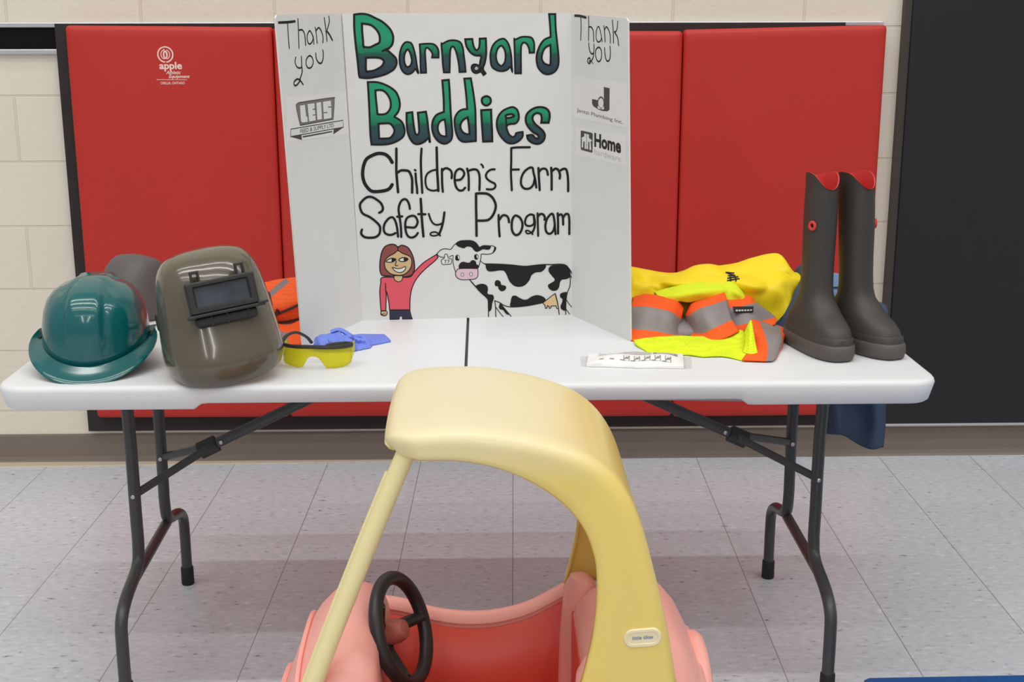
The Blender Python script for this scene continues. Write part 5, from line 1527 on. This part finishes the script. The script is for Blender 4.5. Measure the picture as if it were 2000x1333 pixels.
# ------------------------------------------------------------------ rubber boots
def boot(label, cx, cyy, yaw, splay, side):
    t = thing('rubber_boot', label, 'boot', (cx, cyy, TZ), 'pair of rubber boots')
    def W(x, y, z):
        q = rot_xy((x, y), yaw, (cx, cyy))
        return (q[0] + splay * z, q[1], TZ + z)
    def ring(z, a, f, bk, dip=0.0, n=40, ex=0.85):
        r = []
        ex = 0.64 if z < 0.05 else (0.64 + 0.21 * min(1, (z - 0.05) / 0.06))
        for k in range(n):
            an = 2 * math.pi * k / n
            s, c = math.sin(an), math.cos(an)      # c=1 front
            y = -(f if c > 0 else bk) * math.copysign(abs(c) ** ex, c)
            x = a * math.copysign(abs(s) ** ex, s)
            if f > 0.08 and c > 0: x *= 1 - 0.14 * c ** 3
            zz = z - dip * max(0, c) ** 2.0 - (0.35 * dip * max(0, -c) ** 2)
            r.append(W(x, y, zz))
        return r
    S1 = [(0.0320, 0.0472, 0.1311, 0.0860), (0.0440, 0.0459, 0.1273, 0.0830), (0.0580, 0.0442, 0.1206, 0.0800), (0.0710, 0.0415, 0.1064, 0.0770), (0.0830, 0.0402, 0.0743, 0.0620), (0.0960, 0.0369, 0.0620, 0.0587), (0.1120, 0.0336, 0.0418, 0.0461), (0.1320, 0.0307, 0.0360, 0.0432), (0.1600, 0.0302, 0.0346, 0.0418), (0.2000, 0.0300, 0.0360, 0.0425), (0.2500, 0.0302, 0.0396, 0.0446), (0.3000, 0.0297, 0.0418, 0.0461), (0.3400, 0.0287, 0.0418, 0.0461)]
    rings = [ring(*s) for s in S1]
    rings.append(ring(0.3520, 0.0282, 0.0418, 0.0461, 0.008))
    rings.append(ring(0.3745, 0.0285, 0.0432, 0.0475, 0.032))
    rings.append(ring(0.3745, 0.0262, 0.0414, 0.0457, 0.0315))
    b = MB(); b.loft(rings, True, True, False)
    b.build('upper', M['boot'], t, angle=60)
    b = MB(); b.loft([ring(0.3752, 0.0284, 0.0430, 0.0473, 0.0315), ring(0.3752, 0.0262, 0.0412, 0.0455, 0.0315), ring(0.3680, 0.0258, 0.0407, 0.0450, 0.0285), ring(0.3100, 0.0262, 0.0382, 0.0425), ring(0.2200, 0.0260, 0.0346, 0.0396), ring(0.1600, 0.0260, 0.0317, 0.0360)], True, False, True)
    b.build('lining', M['bootred'], t, angle=60)
    b = MB(); b.loft([ring(0.0, .0430, .124, .080), ring(0.003, .0470, .133, .088), ring(0.016, .0492, .138, .091), ring(0.030, .0488, .137, .090), ring(0.0335, .0470, .133, .088), ring(0.036, .0456, .130, .085)], True, True, True)
    b.build('sole', M['sole'], t, angle=50)
    b = MB()
    rb = [ring(0.0345, .0470, .1325, .0872), ring(0.046, .0464, .1305, .0855), ring(0.0485, .0450, .1275, .0835)]
    b.loft(rb, True)
    b.build('foxing_band', M['boot'], t, angle=40)
    # red pull ring
    an = math.radians(62) * side
    c = Vector(W(0.0305 * math.sin(an) * 1.05, -0.042 * abs(math.cos(an)) ** .85, 0.268))
    n = Vector((math.sin(an + yaw), -math.cos(an + yaw) * 0.9, 0)).normalized()
    uu = Vector((0, 0, 1)); ww = n.cross(uu)
    b = MB()
    b.tube([c + n * 0.001 + (uu * math.cos(q) * 0.0075 + ww * math.sin(q) * 0.0068) for q in [2 * math.pi * k / 20 for k in range(20)]], 0.0032, 8, closed=True)
    b.build('pull_ring', M['bootred'], t)
    return t
boot('tall dark rubber boot with red lining, the one nearer the safety vest', 0.6100, -1.424, math.radians(12), -0.004, -1)
boot('tall dark rubber boot with red lining, the one nearer the table end', 0.7040, -1.415, math.radians(22), -0.058, 1)

# ------------------------------------------------------------------ toddler ride-on car
CYc = -2.19
t = thing('toy_car', 'sun-faded red and yellow ride-on toddler car parked in front of the table', 'toy car', (-0.08, CYc, 0))
HW = 0.185
OUT = [(-0.2405, 0.834), (-0.240, 0.842), (-0.232, 0.851), (-0.214, 0.858), (-0.180, 0.862), (-0.136, 0.864), (-0.085, 0.861), (-0.030, 0.851), (0.012, 0.839), (0.048, 0.824), (0.077, 0.804), (0.100, 0.778), (0.119, 0.744), (0.134, 0.701), (0.146, 0.655), (0.160, 0.600), (0.174, 0.535), (0.186, 0.465)]
INN = [(-0.228, 0.8235), (-0.222, 0.823), (-0.215, 0.822), (-0.195, 0.821), (-0.174, 0.8205), (-0.135, 0.8195), (-0.102, 0.814), (-0.070, 0.805), (-0.037, 0.790), (-0.008, 0.772), (0.016, 0.752), (0.036, 0.729), (0.050, 0.704), (0.060, 0.672), (0.064, 0.640), (0.063, 0.590), (0.056, 0.535), (0.040, 0.465)]
OUTs = smooth_curve(OUT, 4); INNs = smooth_curve(INN, 4)
NT = len(OUTs)
rows = []
prof = []          # cross profile: (side y offset from HW, blend I->O)
for q in range(5): prof.append((0.0 + 0.002 * math.sin(q / 4 * math.pi), q / 4 * 0.66))
for ang in (15, 30, 45, 60, 75, 90):
    prof.append((1, ang))
full = []
def cross(i):
    ox, oz = OUTs[i]; ix, iz = INNs[i]
    dx, dz = ox - ix, oz - iz
    L_ = math.hypot(dx, dz)
    r_ = min(0.024, L_ * 0.45)
    nx, nz = dx / L_, dz / L_
    fr = i / NT
    hw = HW - 0.045 * (1 - math.sqrt(max(0, 1 - (1 - min(1, max(0, (ox + 0.2410) / 0.045))) ** 2))) + 0.012 * max(0, (fr - 0.6) / 0.4)
    pts = []
    inset = 0.012
    def P(yo, d): return (ix + nx * d, yo, iz + nz * d)
    half = [(hw - 0.016, 0.0), (hw - 0.004, 0.0), (hw, 0.004)]
    for k in range(1, 5): half.append((hw, 0.004 + (L_ - r_ - 0.004) * k / 4))
    for a_ in (18, 36, 54, 72, 90): half.append((hw - r_ + r_ * math.cos(math.radians(a_)), L_ - r_ + r_ * math.sin(math.radians(a_))))
    crown = 0.004 * max(0.0, 1 - fr / 0.6) ** 2
    inner = [hw - r_ - (hw - r_) * k / 8 for k in range(1, 9)]
    lft = [P(CYc - y, d) for y, d in half] + [P(CYc - y, L_ + crown * (1 - (y / hw) ** 2)) for y in inner]
    rgt = [P(CYc + y, d) for y, d in half] + [P(CYc + y, L_ + crown * (1 - (y / hw) ** 2)) for y in inner[:-1]]
    return lft + rgt[::-1]
P = [cross(i) for i in range(NT)]
b = MB()
ncol = len(P[0])
mid0, mid1 = 15, ncol - 1 - 15       # columns of the rear window between the pillars
cut_i = next(i for i in range(NT) if OUTs[i][1] < 0.735 and i > NT // 2)
o0 = 0
b.v = [tuple(p) for r in P for p in r]
for i in range(NT - 1):
    for j in range(ncol - 1):
        if i >= cut_i and mid0 <= j < mid1: continue
        b.f.append((i * ncol + j, i * ncol + j + 1, (i + 1) * ncol + j + 1, (i + 1) * ncol + j)); b.mi.append(0)
# front nose of the roof
fo = len(b.v)
b.f.append(tuple(range(ncol))); b.mi.append(0)
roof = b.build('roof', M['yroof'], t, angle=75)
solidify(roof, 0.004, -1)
# small raised badge on the near pillar
bx, bz = 0.131, 0.551
yb = CYc - HW - 0.0095
b = MB()
def pill(hl, hh, y, ang=math.radians(4)):
    return [(bx + (x * math.cos(ang) - z * math.sin(ang)), y, bz + x * math.sin(ang) + z * math.cos(ang)) for x, z in rrect(-hl, hl, -hh, hh, hh * 0.98, 8)]
b.loft([pill(0.0275, 0.0145, yb + 0.006), pill(0.0275, 0.0145, yb - 0.001), pill(0.0262, 0.0132, yb - 0.0022), pill(0.0225, 0.0095, yb - 0.0022), pill(0.0218, 0.0088, yb - 0.0012)], True, False, True)
bd = b.build('badge', M['badge'], roof, angle=40)
b = MB()
v, f = text2d('little tikes', 0, 0.02)
b.add([(bx - 0.015 + u * 0.030, yb - 0.0017, bz - 0.003 + u * 0.0022 + w * 0.0058) for u, w in v], f)
b.build('badge_print', M['badgeblue'], bd, smooth=False, weld=False)
# front post
b = MB()
pth = smooth_curve([(-0.207, CYc - 0.150, 0.828), (-0.2545, CYc - 0.152, 0.715), (-0.305, CYc - 0.155, 0.590), (-0.352, CYc - 0.160, 0.470), (-0.372, CYc - 0.162, 0.415)], 5)
b.tube(pth, 0.0175, 16, flat=0.80)
po = b.build('front_post', M['ypost'], t)
b = MB()
b.tube([(x - 0.0130, y + 0.010, z - 0.002) for x, y, z in pth[2:]], 0.0055, 8)
b.build('post_rib', M['ypost'], po)
# body: hood and rear deck lofted across the width, side walls between
def arch(x, w, ztop, zbot, ex=2.6, n=36, cy=CYc, shoulder=0.0):
    r = []
    for k in range(n + 1):
        a = math.pi * k / n
        c, s = math.cos(a), math.sin(a)
        y = w * math.copysign(abs(c) ** (2 / ex), c)
        z = zbot + (ztop - zbot) * abs(s) ** (2 / ex)
        r.append((x, cy + y, z))
    return r
hood = [(-0.455, 0.07, 0.22), (-0.451, 0.12, 0.26), (-0.441, 0.155, 0.315), (-0.425, 0.180, 0.368), (-0.408, 0.195, 0.415), (-0.390, 0.204, 0.455), (-0.369, 0.210, 0.488), (-0.346, 0.214, 0.512), (-0.322, 0.216, 0.524), (-0.300, 0.216, 0.525), (-0.282, 0.215, 0.518), (-0.272, 0.213, 0.508)]
b = MB()
b.loft([arch(x, w, z, 0.09, 3.0) for x, w, z in hood], True, True, False)
# flat dash face under the cowl
b.loft([arch(-0.272, 0.213, 0.508, 0.09, 3.0), arch(-0.266, 0.210, 0.500, 0.09, 3.0), arch(-0.262, 0.203, 0.490, 0.09, 3.0), arch(-0.258, 0.15, 0.40, 0.09, 3.0), arch(-0.258, 0.05, 0.20, 0.09, 3.0)], True, False, True)
rear = [(0.052, 0.200, 0.455), (0.060, 0.212, 0.476), (0.080, 0.217, 0.497), (0.110, 0.219, 0.512), (0.145, 0.219, 0.522), (0.175, 0.216, 0.522), (0.196, 0.211, 0.509), (0.216, 0.203, 0.485), (0.232, 0.192, 0.452), (0.238, 0.188, 0.440), (0.244, 0.188, 0.436), (0.252, 0.184, 0.412), (0.262, 0.174, 0.372), (0.276, 0.150, 0.30), (0.284, 0.10, 0.22)]
body = b.build('hood', M['pink'], t, angle=70)
b = MB()
b.loft([arch(x, w, z, 0.09, 3.4) for x, w, z in rear], True, True, True)
deck = b.build('rear_deck', M['pink'], t, angle=70)
# raised ridges moulded around the nose
for x_, w_, z_, r_ in ((-0.4265, 0.186, 0.374, 0.0055), (-0.385, 0.210, 0.470, 0.0040)):
    b = MB()
    b.tube([(p[0], p[1], p[2]) for p in arch(x_, w_ * 0.985, z_, 0.09, 3.0, 60)], r_, 8)
    b.build('hood_ridge', M['pink'], body)
# fender lip behind
b = MB()
b.tube([(0.244, CYc - 0.150 * math.cos(a) - 0.0, 0.10 + 0.335 * abs(math.sin(a)) ** 0.6) for a in [math.pi * k / 40 for k in range(41)]], 0.016, 10)
b.build('rear_lip', M['pink'], deck)
# side walls with a dipped sill
RIM = [(-0.285, 0.440), (-0.262, 0.438), (-0.235, 0.432), (-0.200, 0.420), (-0.165, 0.412), (-0.125, 0.408), (-0.085, 0.410), (-0.050, 0.417), (-0.018, 0.428), (0.012, 0.444), (0.040, 0.460), (0.070, 0.478)]
RIMs = smooth_curve(RIM, 4)
for s_, nm in ((1, 'side_wall'), (-1, 'side_door')):
    yo = CYc + s_ * 0.2075
    b = MB()
    rings = []
    for x, z in RIMs:
        r = [(x, yo - s_ * 0.030, 0.12), (x, yo - s_ * 0.030, z - 0.016)]
        for k in range(0, 9):
            a = math.pi * k / 8
            r.append((x, yo - s_ * 0.015 - s_ * 0.0185 * math.cos(a), z - 0.015 + 0.015 * math.sin(a)))
        r += [(x, yo, z - 0.016), (x, yo, 0.12)]
        rings.append(r)
    b.loft(rings, False)
    b.build(nm, M['pink'], t, angle=70)
    b = MB()
    b.grid([[(x, yo - s_ * 0.0312, 0.12 + (z - 0.024 - 0.12) * w) for x, z in RIMs] for w in (0, .5, 1)])
    solidify(b.build('inner_panel', M['tubred'], t, angle=70), 0.002, -1)
# seat tub: floor, seat base, seat back
b = MB(); b.box(-0.30, 0.10, CYc - 0.18, CYc + 0.18, 0.112, 0.124)
b.build('floor_pan', M['tubred'], t, smooth=False)
b = MB()
b.loft([[(0.050 + 0.012 * k, CYc + y, 0.20 + z) for y, z in rrect(-0.165, 0.165, -0.06, 0.245 - 0.01 * k, 0.04, 6)] for k in range(4)], True, True, True)
bevel(b.build('seat_back', M['tubred'], t, angle=40), 0.01, 3)
b = MB()
b.loft([[(x, CYc + y, z) for x, y in rrect(-0.085, 0.045, -0.17, 0.17, 0.03, 5)] for z in (0.124, 0.235, 0.248)], True, True, True)
bevel(b.build('seat', M['tubred'], t, angle=40), 0.012, 3)
# rear corner post of the tub that the far pillar stands on, and its near twin
for s_ in (-1, 1):
    b = MB()
    b.tube([(0.056, CYc + s_ * 0.150, 0.13), (0.060, CYc + s_ * 0.150, 0.38), (0.066, CYc + s_ * 0.152, 0.470), (0.070, CYc + s_ * 0.152, 0.489), (0.073, CYc + s_ * 0.152, 0.498)], [0.030, 0.029, 0.028, 0.022, 0.006], 18)
    b.build('corner_post', M['pink'], deck)
# steering wheel, tilted towards the seat
wc = Vector((-0.232, CYc, 0.471))
ax = Vector((0.90, -0.27, 0.34)).normalized()
ru = Vector((0, 0, 1)); ru = (ru - ax * ru.dot(ax)).normalized(); rv = ax.cross(ru)
sw = MB()
sw.tube([wc + (ru * math.cos(q) + rv * math.sin(q)) * 0.084 for q in [2 * math.pi * k / 48 for k in range(48)]], 0.0115, 12, closed=True)
swo = sw.build('steering_wheel', M['wheelblack'], t)
b = MB()
hubp = wc - ax * 0.040
for q in (math.radians(260), math.radians(140), math.radians(35)):
    e = wc + (ru * math.cos(q) + rv * math.sin(q)) * 0.080
    b.tube([hubp, hubp.lerp(e, 0.4) - ax * 0.006, e], [0.017, 0.015, 0.013], 10, flat=0.6)
b.build('spoke', M['wheelblack'], swo)
b = MB(); b.tube([hubp - ax * 0.040, hubp - ax * 0.012, hubp + ax * 0.004, hubp + ax * 0.010], [0.030, 0.027, 0.022, 0.012], 16)
b.build('hub', M['wheelblack'], swo)
b = MB(); b.tube([hubp + ax * 0.004, hubp + ax * 0.034, hubp + ax * 0.046, hubp + ax * 0.050], [0.021, 0.020, 0.015, 0.004], 18)
b.build('horn_button', mat('worn_red_plastic', (178, 96, 84), rough=0.5, var=0.15, nscale=60), swo)
# road wheels
for x in (-0.335, 0.175):
    for s_ in (-1, 1):
        yw = CYc + s_ * 0.160
        b = MB()
        pr = [(0.020, -0.030), (0.060, -0.030), (0.078, -0.026), (0.083, -0.016), (0.083, 0.016), (0.078, 0.026), (0.060, 0.030), (0.050, 0.022), (0.020, 0.022)]
        b.loft([[(x + r_ * math.cos(2 * math.pi * k / 32), yw + s_ * o_, 0.084 + r_ * math.sin(2 * math.pi * k / 32)) for k in range(32)] for r_, o_ in pr], True, True, True)
        b.build('road_wheel', M['wheelblack'], t, angle=40)

# ------------------------------------------------------------------ blue mat edge at the lower right
t = thing('floor_mat', 'blue vinyl mat lying on the floor, its edge just showing at bottom right', 'floor mat', (1.5, -2.2, 0))
b = MB()
b.loft([[(x * 1.0, y + 0.012 * (x - 0.9), z) for x, y in rrect(0.72 + i, 2.6 - i, -2.9 + i, -1.566 - i, 0.01, 4)] for i, z in ((0.004, 0.0), (0.0, 0.006), (0.0, 0.030), (0.005, 0.036), (0.012, 0.038))], True, True, True)
b.build('padded_panel', M['bluemat'], t)
b = MB()
b.tube([(0.735, -1.5675, 0.019), (2.59, -1.5455, 0.019)], 0.003, 6)
b.build('piping', mat('blue_piping', (20, 66, 122), rough=0.5), t)

for o in COL.objects:
    if '_base' in o:
        del o['_base']
